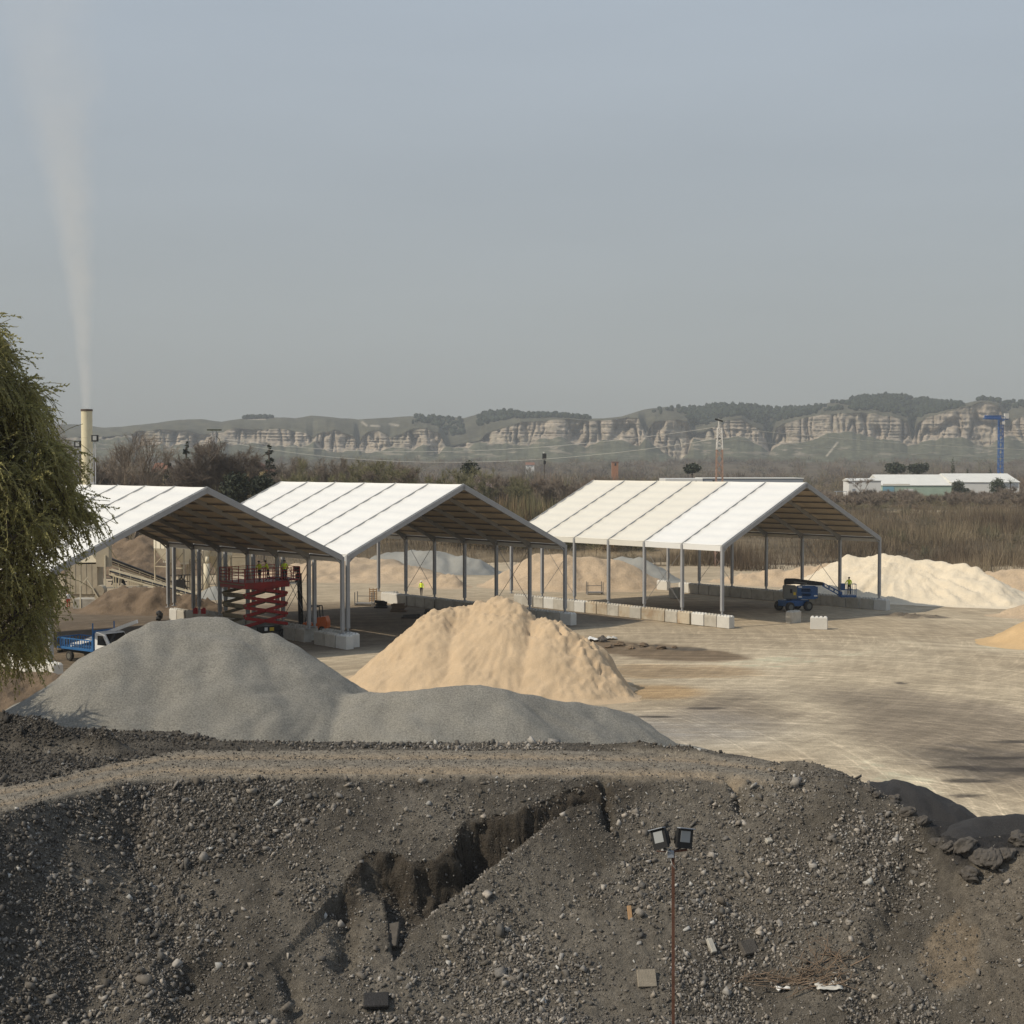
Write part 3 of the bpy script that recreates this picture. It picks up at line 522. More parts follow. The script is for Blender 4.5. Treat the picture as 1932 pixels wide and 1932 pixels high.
# ---------------------------------------------------------------- the three open storage sheds
M['alu'] = mat('grey_aluminium', (.30, .30, .30), rough=.5, var=.08, scale=1.5, spec=.4)
M['rail'] = mat('pale_roof_rail', (.42, .42, .41), rough=.5, var=.05)
M['alu_dark'] = mat('dull_steel', (.20, .19, .18), rough=.55, var=.1, spec=.4)
M['pvc_white'] = mat('white_roof_fabric', (.70, .69, .655), rough=.55, var=.03, scale=.5, spec=.35)
M['pvc_cream'] = mat('cream_roof_fabric', (.655, .62, .535), rough=.55, var=.03, scale=.5, spec=.35)
M['pvc_under'] = mat('roof_fabric_underside', (.52, .44, .34), rough=.8, var=.06, scale=.6)
WS, HE, RS, NB, BAY = 24.99, 7.676, 5.764, 6, 5.0
PURL = 9
def roof_panel(side, k, shed, fabric, seed):
    """one bay of roof fabric, sagging between the purlins, 25 mm thick"""
    n, m = PURL * 4, 5; V = []
    for lay in (0, -.025):
        for i in range(n + 1):
            t = i / n; ph = (t * PURL) % 1
            for j in range(m + 1):
                q = j / m; y = k * BAY + .055 + q * (BAY - .11)
                sag = .11 * math.sin(math.pi * ph) * (.5 + .5 * math.sin(math.pi * q)) + .02 * math.sin(math.pi * q)
                x = t * WS / 2; z = HE + RS * t - sag + lay
                V.append((x if side < 0 else WS - x, y, z))
    F = []; mi = []; N = (n + 1) * (m + 1); w = m + 1
    for i in range(n):
        for j in range(m):
            a = i * w + j; q = (a, a + 1, a + w + 1, a + w)
            F.append(q if side > 0 else q[::-1]); mi.append(0)
            q = tuple(p + N for p in q); F.append(q[::-1] if side > 0 else q); mi.append(1)
    for j in range(m):
        for i in (0, n):
            a = i * w + j; F.append((a, a + 1, a + 1 + N, a + N)); mi.append(0)
    for i in range(n):
        for j in (0, m):
            a = i * w + j; F.append((a, a + w, a + w + N, a + N)); mi.append(0)
    return np_obj('roof_panel', V, F, [fabric, M['pvc_under']], shed, smooth=False, mi=mi)
def make_shed(x, y, th, label, creams, kpost0=0):
    S = thing('storage_shed', label, 'shed', (x, y, 0), th)
    sl = math.atan2(RS, WS / 2); c, s = math.cos(sl), math.sin(sl)
    for k in range(NB + 1):
        yy = k * BAY
        for side in (-1, 1):
            fx = (lambda q: q) if side < 0 else (lambda q: WS - q)
            b = MB()
            A_, B_ = Vector((fx(0), yy, HE)), Vector((WS / 2, yy, HE + RS))
            dn = Vector(((s if side < 0 else -s), 0, -c))
            b.bar(A_ + dn * .23, B_ + dn * .23 + Vector((0, 0, .0)), .22 if k not in (0, NB) else .26, .40, up=-dn)
            b.cm = 1; b.bar(A_ - dn * .03, B_ - dn * .03, .07, .05, up=-dn)
            b.build('rafter', [M['alu'], M['rail']], S)
            b = MB(); b.box((fx(0), yy, (1.5 + HE - .1) / 2), (.30, .24, HE - .1 - 1.5)); b.box((fx(0), yy, 1.38), (.16, .14, .28)); b.box((fx(0), yy, 1.20), (.42, .36, .05)); b.bar((fx(.0), yy, HE - .75), (fx(.9), yy, HE + .0), .12, .10)
            b.build('post', M['alu'], S)
    for i in range(PURL + 1):
        t = i / PURL
        for side in (-1, 1):
            if i == PURL and side > 0: continue
            xx = t * WS / 2; xx = xx if side < 0 else WS - xx
            b = MB()
            for k in range(NB): b.box((xx, (k + .5) * BAY, HE + RS * t - .17), (.08, BAY - .27, .11), ry=(-sl if side < 0 else sl))
            b.build('purlin', M['alu_dark'], S)
    for k in range(NB):
        fab = M['pvc_cream'] if k in creams else M['pvc_white']
        for side in (-1, 1):
            roof_panel(side, k, S, fab, k)
            xx = -.05 if side < 0 else WS + .05
            b = MB(); b.box((xx, (k + .5) * BAY, HE - .30), (.03, BAY - .16, .52)); b.build('valance', [fab], S)
    for k in (1, 4):
        for xx in (0, WS):
            b = MB(); b.bar((xx, k * BAY + .1, HE - .8), (xx, (k + 1) * BAY - .1, 1.7), .035); b.bar((xx + .05, k * BAY + .1, 1.7), (xx + .05, (k + 1) * BAY - .1, HE - .8), .035); b.build('brace_cable', M['alu_dark'], S)
    b = MB()
    for i in range(3): b.box((WS / 2 + (i - 1) * .0, i * 12.0 + 2.5, HE + RS - .05), (.3, .1, .06))
    return S
TH = .7218
SHED = [(-32.78, 101.47, TH - .0011), (-13.72, 119.35, TH), (19.61, 133.31, TH - .0066)]
make_shed(*SHED[0], 'white roofed open shed behind the willow, sheltering the red scissor lift', ())
make_shed(*SHED[1], 'white roofed open shed in the middle, behind the tan sand pile', ())
make_shed(*SHED[2], 'open shed with cream roof panels, sheltering the blue boom lift', (2, 3, 4, 5))
# ---------------------------------------------------------------- interlocking concrete blocks
def block_proto(name, m, Lb=1.545):
    b = MB(); b.box((0, 0, .54), (.74, Lb, 1.08))
    o = len(b.v)
    for i in range(4):
        for j in (-1, 1):
            cx_, cy_ = j * .18, -Lb / 2 + Lb * (i + .5) / 4
            b.add([(cx_ + sx * a, cy_ + sy * a * 1.15, z) for a, z in ((.155, 1.078), (.075, 1.20)) for sx, sy in ((-1, -1), (1, -1), (1, 1), (-1, 1))], [(4, 5, 6, 7), (0, 1, 5, 4), (1, 2, 6, 5), (2, 3, 7, 6), (3, 0, 4, 7)])
    o = b.build(name, m, bevel=.022); o.location = (0, 0, -500); return o
M['conc'] = mat('pale_concrete', (.44, .41, .35), rough=.9, var=.10, scale=1.2, bump=.02, bscale=9, rnd=.10, dirt=(.27, .24, .19), dscale=.9, spec=.15)
M['conc_w'] = mat('whitish_concrete', (.58, .56, .51), rough=.9, var=.07, scale=1.2, bump=.02, bscale=9, rnd=.05, spec=.15)
M['conc_t'] = mat('tan_stained_concrete', (.45, .39, .295), rough=.9, var=.14, scale=1.2, bump=.02, bscale=9, rnd=.10, dirt=(.30, .19, .10), dscale=.8, stretch=(1, 1, .3), spec=.15)
PB = {k: block_proto('concrete_block', M[k]) for k in ('conc', 'conc_w', 'conc_t')}
used_proto = set()
BW = {'conc': 'grey', 'conc_w': 'whitish', 'conc_t': 'tan stained'}
def put_block(kind, x, y, rz, label, group=None, z=0.0):
    p = PB[kind]
    if kind not in used_proto: used_proto.add(kind); o = p; o.location = (x, y, z); o.rotation_euler = (0, 0, rz); tag(o, label, 'concrete block', group); return o
    o = p.copy(); COL.objects.link(o); o.location = (x, y, z); o.rotation_euler = (0, 0, rz); tag(o, label, 'concrete block')
    if group: o['group'] = group
    elif 'group' in o: del o['group']
    return o
def wall(shed, xl, y0, n, where, group, kinds, skip=(), gapshift=None):
    x, y, th = SHED[shed]; c, s = math.cos(th), math.sin(th); yy = y0; rank = 0
    for i in range(n):
        if gapshift and i in gapshift: yy += gapshift[i]
        jx = random.uniform(-.07, .07); ly = yy + .8
        kd = kinds.get(i, 'conc')
        put_block(kd, x + c * (xl + jx) - s * ly, y + s * (xl + jx) + c * ly, th + random.uniform(-.04, .04), f'{BW[kd]} studded concrete block, {ORD[i]} from the near end of {where}', group)
        yy += 1.6
wall(2, 0, -1.25, 19, 'the right shed\'s left wall', 'concrete blocks lined up under the right shed', {0: 'conc_w', 2: 'conc_w', 3: 'conc_t', 5: 'conc_t', 6: 'conc_t', 8: 'conc_t', 10: 'conc_t', 11: 'conc_t', 12: 'conc_w', 15: 'conc_w'}, gapshift={3: .12})
wall(2, WS, -1.15, 18, 'the right shed\'s far wall', 'concrete blocks lined up under the right shed', {0: 'conc_w', 17: 'conc_w'}, gapshift={2: .35})
wall(1, WS, -1.2, 19, 'the middle shed\'s right wall', 'concrete blocks lined up under the middle shed', {0: 'conc_w', 17: 'conc_w', 18: 'conc_w'})
wall(1, 0, -1.2, 16, 'the middle shed\'s left wall', 'concrete blocks lined up under the middle shed', {0: 'conc_w'}, gapshift={3: 1.5})
wall(0, WS, -1.1, 18, 'the left shed\'s right wall', 'concrete blocks lined up under the left shed', {0: 'conc_w', 1: 'conc', 17: 'conc_w'}, gapshift={3: 1.5})
wall(0, 0, -1.4, 9, 'the left shed\'s left wall', 'concrete blocks lined up under the left shed', {0: 'conc_w', 1: 'conc_w', 2: 'conc_w', 3: 'conc_w', 4: 'conc_w'})
def loose(kd, u, v, rz, label): q = G(u, v); put_block(kd, q.x, q.y, rz, label)
loose('conc', 1497, 1175, TH - math.pi / 2 + .05, 'grey concrete block standing alone in front of the blue boom lift')
loose('conc_w', 1545, 1187, math.pi / 2 - .25, 'pale sunlit concrete block standing alone nearest the open yard')
loose('conc_w', 1252, 1113, TH + .1, 'whitish concrete block alone at the back of the right shed')
loose('conc', 1275, 1128, TH + math.pi / 2, 'grey concrete block set crosswise at the back of the right shed')
loose('conc', 738, 1136, TH + math.pi / 2, 'dark shaded concrete block set crosswise at the back of the middle shed')
# ---------------------------------------------------------------- people
M['skin'] = mat('skin', (.42, .26, .18), rough=.6, var=.03); M['hivis'] = mat('yellow_hi_vis_cloth', (.72, .86, .06), rough=.8, var=.06, scale=6)
M['navy'] = mat('dark_work_trousers', (.022, .024, .032), rough=.9, var=.1, scale=8); M['white_paint'] = mat('white_paint', (.75, .74, .71), rough=.4, var=.04, spec=.4)
M['red_cloth'] = mat('red_work_cloth', (.50, .05, .03), rough=.85, var=.08, scale=6); M['hair'] = mat('dark_hair', (.03, .022, .016), rough=.9, var=.1)
M['boot'] = mat('dark_boots', (.03, .025, .02), rough=.8, var=.1)
def skin_mesh(verts, edges, radii, root=0, sub=1):
    me = bpy.data.meshes.new('body'); me.from_pydata(verts, edges, [])
    o = bpy.data.objects.new('body', me); COL.objects.link(o)
    sk = o.modifiers.new('s', 'SKIN'); sk.use_smooth_shade = True
    for i, r in enumerate(radii): me.skin_vertices[0].data[i].radius = (r, r) if not hasattr(r, '__len__') else r
    me.skin_vertices[0].data[root].use_root = True
    o.modifiers.new('u', 'SUBSURF').levels = sub
    dg = bpy.context.evaluated_depsgraph_get(); r = bpy.data.meshes.new_from_object(o.evaluated_get(dg)); bpy.data.objects.remove(o); return r
def person(label, loc, rz, arms=((.30, -.05, .95), (.30, .05, .95)), legs=(0, 0), lean=0.0, top='hivis', low='navy', hat='white_paint', tall=1.76, group=None):
    """facing +y; arms: hand targets (x out, y forward, z) for left and right"""
    v = []; e = []; r = []
    def add(p, rad, par=None):
        v.append(p); r.append(rad); i = len(v) - 1
        if par is not None: e.append((par, i))
        return i
    L_ = lambda z: lean * max(0, z - .95)
    pel = add((0, 0, .97), (.165, .12)); wst = add((0, L_(1.12), 1.12), (.15, .11), pel); che = add((0, L_(1.32), 1.32), (.185, .12), wst); nb = add((0, L_(1.46), 1.46), (.10, .08), che)
    nk = add((0, L_(1.52) + .01, 1.53), (.055, .055), nb); hd = add((0, L_(1.6) + .02, 1.61), (.085, .095), nk); ht = add((0, L_(1.7) + .015, 1.72), (.075, .085), hd)
    nose = add((0, L_(1.62) + .125, 1.62), (.014, .016), hd)
    for i, sx in enumerate((-1, 1)):
        sh = add((sx * .17, L_(1.42), 1.43), (.07, .07), che if False else nb)
        h = arms[i]; hx, hy, hz_ = sx * h[0], h[1] + L_(h[2]), h[2]
        el = add(((sx * .20 + hx) / 2 + sx * .06, (L_(1.4) + hy) / 2 - .06, (1.42 + hz_) / 2 - .02), (.048, .048), sh)
        wr = add((hx, hy, hz_ + .08), (.032, .032), el); pm = add((hx, hy + .02, hz_), (.036, .028), wr)
        for f in range(4): add((hx + (f - 1.5) * .022, hy + .05, hz_ - .07 - .012 * (1.5 - abs(f - 1.4))), .009, pm)
        add((hx - sx * .045, hy + .06, hz_ - .01), .010, pm)
        hp = add((sx * .095, 0, .88), (.10, .105), pel); st_ = legs[i]
        kn = add((sx * .105, st_ * .5 + .02, .50), (.066, .07), hp); an = add((sx * .11, st_ - .02, .10), (.045, .05), kn); toe = add((sx * .125, st_ + .15, .045), (.042, .038), an)
    k = tall / 1.79
    me = skin_mesh([tuple(c * k for c in p) for p in v], e, [tuple(q * k for q in rr) if hasattr(rr, '__len__') else rr * k for rr in r], 0)
    o = thing('person', label, 'person', loc, rz, group)
    for m in ('skin', top, low, 'boot'): me.materials.append(M[m])
    for p in me.polygons:
        c = p.center / k; wrist = abs(c.x) > .19 and c.z < min(arms[0][2], arms[1][2]) + .07 and c.z > .60
        p.material_index = 3 if c.z < .12 else (0 if (c.z > 1.50 or (wrist and c.z < 1.30)) else (1 if c.z > .98 or abs(c.x) > .205 else 2))
        p.use_smooth = True
    b = bpy.data.objects.new('body', me); link(b, o)
    b = MB(); zc = 1.685 * k; yc_ = L_(1.7) * k + .015
    pts = [(a, z) for a, z in ((.150, 0), (.125, .004), (.118, .05), (.095, .09), (.05, .115), (.0, .12))] if hat != 'hair' else [(.108, -.04), (.115, .03), (.09, .075), (.04, .095), (0, .097)]
    n = 12; vs = []; fs = []
    for a, z in pts: vs += [(a * math.cos(2 * math.pi * q / n), yc_ + a * 1.12 * math.sin(2 * math.pi * q / n), zc + z) for q in range(n)]
    for i in range(len(pts) - 1): fs += [(i * n + q, i * n + (q + 1) % n, (i + 1) * n + (q + 1) % n, (i + 1) * n + q) for q in range(n)]
    b.add(vs, fs); b.build('helmet' if hat != 'hair' else 'hair', M[hat], o, smooth=True)
    return o
# ---------------------------------------------------------------- machines
M['red'] = mat('faded_red_paint', (.30, .010, .010), rough=.4, var=.12, scale=2, spec=.4, dirt=(.13, .025, .02), dscale=1.2)
M['khaki'] = mat('dusty_khaki_paint', (.22, .185, .115), rough=.6, var=.12, scale=2)
M['blue'] = mat('dark_blue_paint', (.020, .085, .23), rough=.4, var=.1, scale=2, spec=.4, dirt=(.05, .08, .13), dscale=1.4)
M['blue_l'] = mat('bright_blue_paint', (.035, .14, .34), rough=.45, var=.1, scale=2, spec=.4)
M['grey_p'] = mat('grey_machine_paint', (.15, .145, .125), rough=.5, var=.1); M['black'] = mat('black_machine_paint', (.018, .017, .016), rough=.55, var=.15, spec=.35)
M['tyre'] = mat('dusty_rubber', (.045, .041, .036), rough=.9, var=.2, scale=8); M['orange'] = mat('orange_paint', (.60, .13, .025), rough=.45, var=.1, spec=.4)
M['yellow'] = mat('yellow_sticker', (.65, .45, .04), rough=.5, var=.05); M['glass'] = mat('dark_glass', (.012, .014, .016), rough=.08, var=.0, spec=.6); M['ink'] = mat('black_lettering', (.015, .015, .015), rough=.6, var=0); M['ink_w'] = mat('white_lettering', (.6, .6, .58), rough=.6, var=0)
M['plastic_red'] = mat('red_plastic', (.50, .03, .03), rough=.4, var=.05)
def wheel(parent, x, y, r, w, name='wheel'):
    b = MB(); b.tube([(x, y - w / 2, r), (x, y - w / 2 + .05, r), (x, y + w / 2 - .05, r), (x, y + w / 2, r)], [r * .9, r, r, r * .9], 18)
    t = b.build('wheel', M['tyre'], parent, smooth=False)
    b = MB(); b.tube([(x, y - w / 2 - .012, r), (x, y + w / 2 + .012, r)], r * .55, 14); b.build('rim', M['grey_p'], t)
    return t
# red scissor lift: a corner of its deck towards the camera
c0 = P(462, 1105, 121.5); PH = R(42)
SL = thing('scissor_lift', 'big red scissor lift raised under the left shed with three workers aboard', 'scissor lift', (c0.x, c0.y, 0), PH)
LX, WY, DZ = 4.5, 4.1, c0.z     # deck runs along +x (right, away) and +y (left, away)
b = MB(); b.box((LX / 2, WY / 2, DZ - .06), (LX, WY, .52)); b.box((LX + .55, WY / 2 - .2, DZ + .25), (1.1, WY - .6, .14)); d_ = b.build('deck', M['red'], SL)
b = MB(); b.box((-.006, WY / 2, DZ + .02), (.012, WY - .1, .10)); b.build('edge_strip', M['khaki'], d_)
b = MB(); rz_ = DZ + .2
for hh in (.32, .6, .88, 1.16):
    b.bar((0, 0, rz_ + hh), (LX + 1.05, 0.3 * 0, rz_ + hh), .045); b.bar((0, WY, rz_ + hh), (LX + 1.05, WY, rz_ + hh), .045); b.bar((0, 0, rz_ + hh), (0, WY, rz_ + hh), .045); b.bar((LX + 1.05, 0, rz_ + hh), (LX + 1.05, WY, rz_ + hh), .045)
b.build('guard_rail', M['red'], SL)
for (x, y) in [(i * .93, q) for i in range(7) for q in (0, WY)] + [(q, j * 1.02) for q in (0, LX + 1.05) for j in range(1, 4)]:
    b = MB(); b.bar((min(x, LX + 1.05), y, rz_ - .05), (min(x, LX + 1.05), y, rz_ + 1.18), .06 if (x, y) != (0, 0) else .09); b.build('rail_post', M['red'], SL)
b = MB(); b.box((LX + .9, .25, rz_ + .95), (.4, .3, .5)); b.build('control_box', M['black'], SL)
zb, nl_ = 1.25, 4; dz = (DZ - .05 - zb) / nl_
for y in (.25, WY - .35):
    for k in range(nl_):
        for dr in (0, 1):
            z0, z1 = zb + k * dz + .09, zb + (k + 1) * dz - .09
            if dr: z0, z1 = z1, z0
            b = MB(); yy = y + (.0 if dr else .16); b.bar((.25, yy, z0), (LX - .2, yy, z1), .10, .27); a = b.build('scissor_arm', M['red' if y < 1 else 'khaki'], SL)
            b = MB()
            for q in ((.25, z0), (LX / 2, (z0 + z1) / 2), (LX - .2, z1)): b.tube([(q[0], yy - .10, q[1]), (q[0], yy + .10, q[1])], .13, 10)
            b.build('pivot', M['red' if y < 1 else 'khaki'], a)
for k in range(nl_):
    for x in (.25, LX - .2):
        b = MB(); b.box((x, WY / 2, zb + k * dz + .02), (.16, WY - .5, .30)); cb = b.build('cross_beam', M['khaki'], SL)
        if x < 1 and k in (2, 3):
            t = text_mesh('lettering', 'AGUILAR', .30, M['ink'], cb, Matrix.Translation((x - .085, WY * .62, zb + k * dz + .02)) @ Matrix.Rotation(-math.pi / 2, 4, 'Z') @ Matrix.Rotation(math.pi / 2, 4, 'X'))
b = MB(); b.box((LX / 2, WY / 2, .85), (LX, WY - .6, .55)); b.build('chassis', M['grey_p'], SL)
b = MB(); b.box((LX * .55, .22, .98), (LX * .5, .3, .5)); eb = b.build('engine_box', M['black'], SL); b = MB(); b.box((LX * .60, .06, .98), (.42, .02, .3)); b.build('warning_sticker', M['yellow'], eb); b = MB(); b.box((LX * .47, .06, 1.02), (.3, .02, .3)); b.build('battery_label', M['white_paint'], eb)
for x in (.55, LX - .5):
    for y in (.1, WY - .1): wheel(SL, x, y, .48, .34)
cS, sS = math.cos(PH), math.sin(PH)
def on_deck(u, Yoff): # deck point seen at photo column u, Yoff metres behind the near corner
    Y = c0.y + Yoff; return Vector(((u - 966) / FO * Y, Y, DZ + .2))
person('person in yellow hi-vis jacket and black helmet at the deck\'s left rail', on_deck(489, 2.6), R(150), arms=((.26, .22, 1.05), (.26, .22, 1.05)), hat='black', legs=(.05, -.05), lean=.12)
person('person in yellow hi-vis jacket bending over the rail, middle of the deck', on_deck(505, 2.9), R(100), arms=((.26, .42, 1.15), (.30, .42, 1.15)), hat='black', legs=(.12, -.15), lean=.30)
person('person in yellow hi-vis vest seen from behind, by the lift\'s control box', on_deck(536, 3.4), R(10), arms=((.27, .15, 1.0), (.27, .15, 1.0)), hat='black', legs=(0, .04))
# orange forklift behind the block wall
q = G(590, 1192)
FK = thing('forklift', 'orange forklift with tall black mast behind the block wall', 'forklift', (q.x, q.y, 0), math.pi - .12)
b = MB(); b.prism([(-1.5, .35), (-1.5, 1.0), (-1.35, 1.45), (-.5, 1.35), (-.45, .95), (.75, .9), (.85, .35)], -.62, .62, lambda a, b_, h: (a, h, b_)); b.build('body', M['orange'], FK, bevel=.04)
b = MB(); b.box((-.05, 0, 1.12), (.6, .7, .42)); b.box((-.35, 0, 1.55), (.15, .6, .6)); b.build('seat', M['black'], FK)
b = MB()
for y in (-.52, .52): b.bar((-.85, y, 1.3), (-.75, y, 2.35), .08); b.bar((.55, y, .9), (.25, y, 2.35), .08); b.bar((-.75, y, 2.35), (.25, y, 2.35), .08)
for i in range(5): b.bar((-.7 + i * .22, -.52, 2.36), (-.7 + i * .22, .52, 2.36), .05)
b.build('overhead_guard', M['black'], FK)
b = MB()
for y in (-.36, .36): b.bar((1.02, y, .15), (1.20, y, 5.3), .12, .16); b.bar((1.16, y * .75, .4), (1.32, y * .75, 5.6), .08, .12)
for z in (.5, 1.7, 2.9, 4.1, 5.2): b.bar((1.05 + z * .035, -.36, z), (1.05 + z * .035, .36, z), .08, .12)
b.build('mast', M['black'], FK)
b = MB(); b.box((1.42, 0, 4.9), (.10, .95, .75)); b.bar((1.45, -.3, 4.55), (2.5, -.3, 4.5), .12, .05); b.bar((1.45, .3, 4.55), (2.5, .3, 4.5), .12, .05); b.build('fork_carriage', M['black'], FK)
for x, r in ((.62, .36), (-1.0, .30)):
    for y in (-.56, .56): wheel(FK, x, y, r, .24)
# blue boom lift under the right shed
q = G(1497, 1152)
BL = thing('boom_lift', 'dark blue boom lift with its basket lowered towards the pale sand', 'boom lift', (q.x, q.y, 0), -.10)
ch = MB(); ch.box((0, 0, .82), (2.9, 1.5, .62), rz=.55); ch.box((0, 0, 1.18), (1.1, 1.1, .25), rz=.55); ch.build('chassis', M['blue'], BL, bevel=.04)
for x in (-1.15, 1.15):
    for y in (-.95, .95):
        c, s = math.cos(.55), math.sin(.55)
        t = wheel(BL, 0, 0, .50, .40); t.location = (c * x - s * y, s * x + c * y, 0); t.rotation_euler = (0, 0, .55)
b = MB(); b.prism([(-1.1, 1.3), (-1.1, 2.5), (-.95, 2.68), (.2, 2.62), (.28, 2.4), (.28, 1.3)], -.95, .45, lambda a, c_, h: (a, h, c_)); cw = b.build('counterweight', M['grey_p'], BL, bevel=.03)
b = MB(); b.box((-.33, -.957, 2.12), (.24, .02, .42)); b.build('vent', M['black'], cw); b = MB(); b.box((.02, -.957, 1.85), (.24, .02, .30)); b.build('warning_sticker', M['yellow'], cw)
b = MB()
for z, h in ((1.42, .30), (1.92, .12), (2.52, .24)): b.box((1.25, -.45, z), (1.9, .35, h))
for x, w_ in ((.5, .5), (2.05, .75)): b.box((x, -.45, 1.95), (w_, .33, 1.2))
b.box((1.0, .5, 1.85), (2.2, .3, .9)); b.build('turret', M['blue'], BL)
b = MB(); b.box((.62, -.64, 2.52), (.36, .02, .16)); b.box((.62, -.64, 1.5), (.36, .02, .16)); b.box((2.2, -.64, 1.62), (.34, .02, .14)); b.build('label_plate', M['white_paint'], BL)
b = MB(); b.prism([(-.98, 2.72), (-.98, 3.2), (-.82, 3.36), (.1, 3.36), (3.05, 2.98), (3.05, 2.66), (2.4, 2.66), (.2, 2.78)], -.25, .15, lambda a, c_, h: (a, h, c_)); b.build('main_boom', M['black'], BL, bevel=.02)
b = MB(); b.bar((.0, -.27, 3.02), (1.35, -.27, 2.88), .05, .10); b.build('hose_guard', M['grey_p'], BL)
b = MB(); b.bar((2.95, -.2, 2.95), (4.75, -.2, 2.0), .12, .12); b.bar((2.9, -.2, 2.66), (4.55, -.2, 1.72), .12, .12)
for t in (.05, .35, .65, .95): b.bar((2.95 + 1.8 * t, -.2, 2.95 - .95 * t), (2.9 + 1.65 * t + .15, -.2, 2.66 - .94 * t), .12, .14)
b.box((4.75, -.2, 1.78), (.4, .3, .5)); b.build('jib', M['blue'], BL)
BX0, BX1, BZ0 = 4.75, 6.35, 1.60
b = MB(); b.box(((BX0 + BX1) / 2, -.2, BZ0), (BX1 - BX0, 1.0, .22))
BK = b.build('basket', M['blue'], BL)
b = MB()
for x in (BX0 + .03, BX0 + .55, BX1 - .45, BX1 - .03):
    for y in (-.68, .28): b.bar((x, y, BZ0), (x, y, BZ0 + 1.25), .045)
for z in (.65, 1.25):
    for y in (-.68, .28): b.bar((BX0, y, BZ0 + z), (BX1, y, BZ0 + z), .04)
    for x in (BX0 + .03, BX1 - .03): b.bar((x, -.68, BZ0 + z), (x, .28, BZ0 + z), .04)
b.build('basket_rail', M['blue'], BK); b = MB(); b.box((BX0 + .25, .0, BZ0 + .95), (.45, .5, .65)); b.build('control_box', M['blue'], BK)
wl = BL.matrix_basis @ Vector((BX0 + .9, -.2, BZ0 + .11))
person('person in bright yellow hi-vis jacket standing in the boom lift basket', wl, R(150), arms=((.25, .25, 1.05), (.30, .30, 1.02)), hat='hair', tall=1.88)
q = G(795, 1124)
person('person in yellow hi-vis jacket and white helmet walking beyond the block wall', q, R(170), arms=((.30, .1, .85), (.30, -.12, .85)), legs=(.18, -.16), hat='white_paint')
q = G(129, 1147)
person('person in red and white work clothes beside the concrete plinth', q, R(40), top='white_paint', low='red_cloth', hat='hair', arms=((.28, .05, .88), (.28, .05, .88)))
# blue flatbed truck with a white cab
q = G(148, 1244)
TR = thing('flatbed_truck', 'small truck with white cab and blue slatted bed, half behind grey gravel', 'truck', (q.x, q.y, 0), R(-36))
b = MB(); b.box((1.6, .4, .72), (6.2, .18, .2)); b.box((1.6, -.4, .72), (6.2, .18, .2)); b.box((-1.3, 0, .62), (.15, 1.9, .2)); b.build('chassis', M['black'], TR)
b = MB(); b.box((.9, 0, .98), (4.2, 2.1, .12)); bed = b.build('bed', M['blue_l'], TR)
for y in (-1.03, 1.03):
    b = MB()
    for z in (1.05, 1.75): b.bar((-1.2, y, z), (3.0, y, z), .06, .09)
    for i in range(15): b.bar((-1.2 + i * .3, y, 1.0), (-1.2 + i * .3, y, 1.78), .05)
    b.build('side_rail', M['blue_l'], bed)
b = MB()
for z in (1.05, 1.75): b.bar((-1.2, -1.03, z), (-1.2, 1.03, z), .06, .09)
for i in range(8): b.bar((-1.2, -1.03 + i * .294, 1.0), (-1.2, -1.03 + i * .294, 1.78), .05)
b.build('tailgate', M['blue_l'], bed)
b = MB(); b.box((3.08, 0, 1.75), (.09, 2.1, 1.6)); b.bar((3.08, -1.0, 2.5), (3.08, -1.0, 3.1), .07); b.bar((3.08, 1.0, 2.5), (3.08, 1.0, 3.1), .07); b.build('headboard', M['blue_l'], TR)
b = MB(); b.prism([(3.25, .6), (3.25, 2.35), (3.45, 2.48), (4.35, 2.42), (5.0, 1.55), (5.75, 1.35), (5.85, .6)], -.98, .98, lambda a, c_, h: (a, h, c_)); cab = b.build('cab', M['white_paint'], TR, bevel=.05)
b = MB(); b.add([(4.45, -.85, 2.36), (4.45, .85, 2.36), (5.03, .85, 1.60), (5.03, -.85, 1.60)], [(0, 1, 2, 3)]); b.build('windscreen', M['glass'], cab)
for y in (-.992, .992):
    b = MB(); b.prism([(3.6, 1.5), (3.65, 2.2), (4.25, 2.2), (4.72, 1.5)], y - .006, y + .006, lambda a, c_, h: (a, h, c_)); b.build('side_window', M['glass'], cab)
for x in (.1, 4.9):
    for y in (-.85, .85): wheel(TR, x, y, .38, .26)
mt = TR.matrix_basis
for i, (y, a, b_) in enumerate([(.35, (-.6, 1.15), (6.6, 3.35)), (-.45, (-.3, 1.15), (2.9, 1.9))]):
    bb = MB(); p0, p1 = mt @ Vector((a[0], y, a[1])), mt @ Vector((b_[0], y, b_[1])); bb.bar(p0, p1, .14, .26)
    tag(bb.build('metal_beam', M['white_paint']), ['long white metal beam leaning from the truck bed over its cab', 'short white metal beam lying in the truck bed'][i], 'beam')
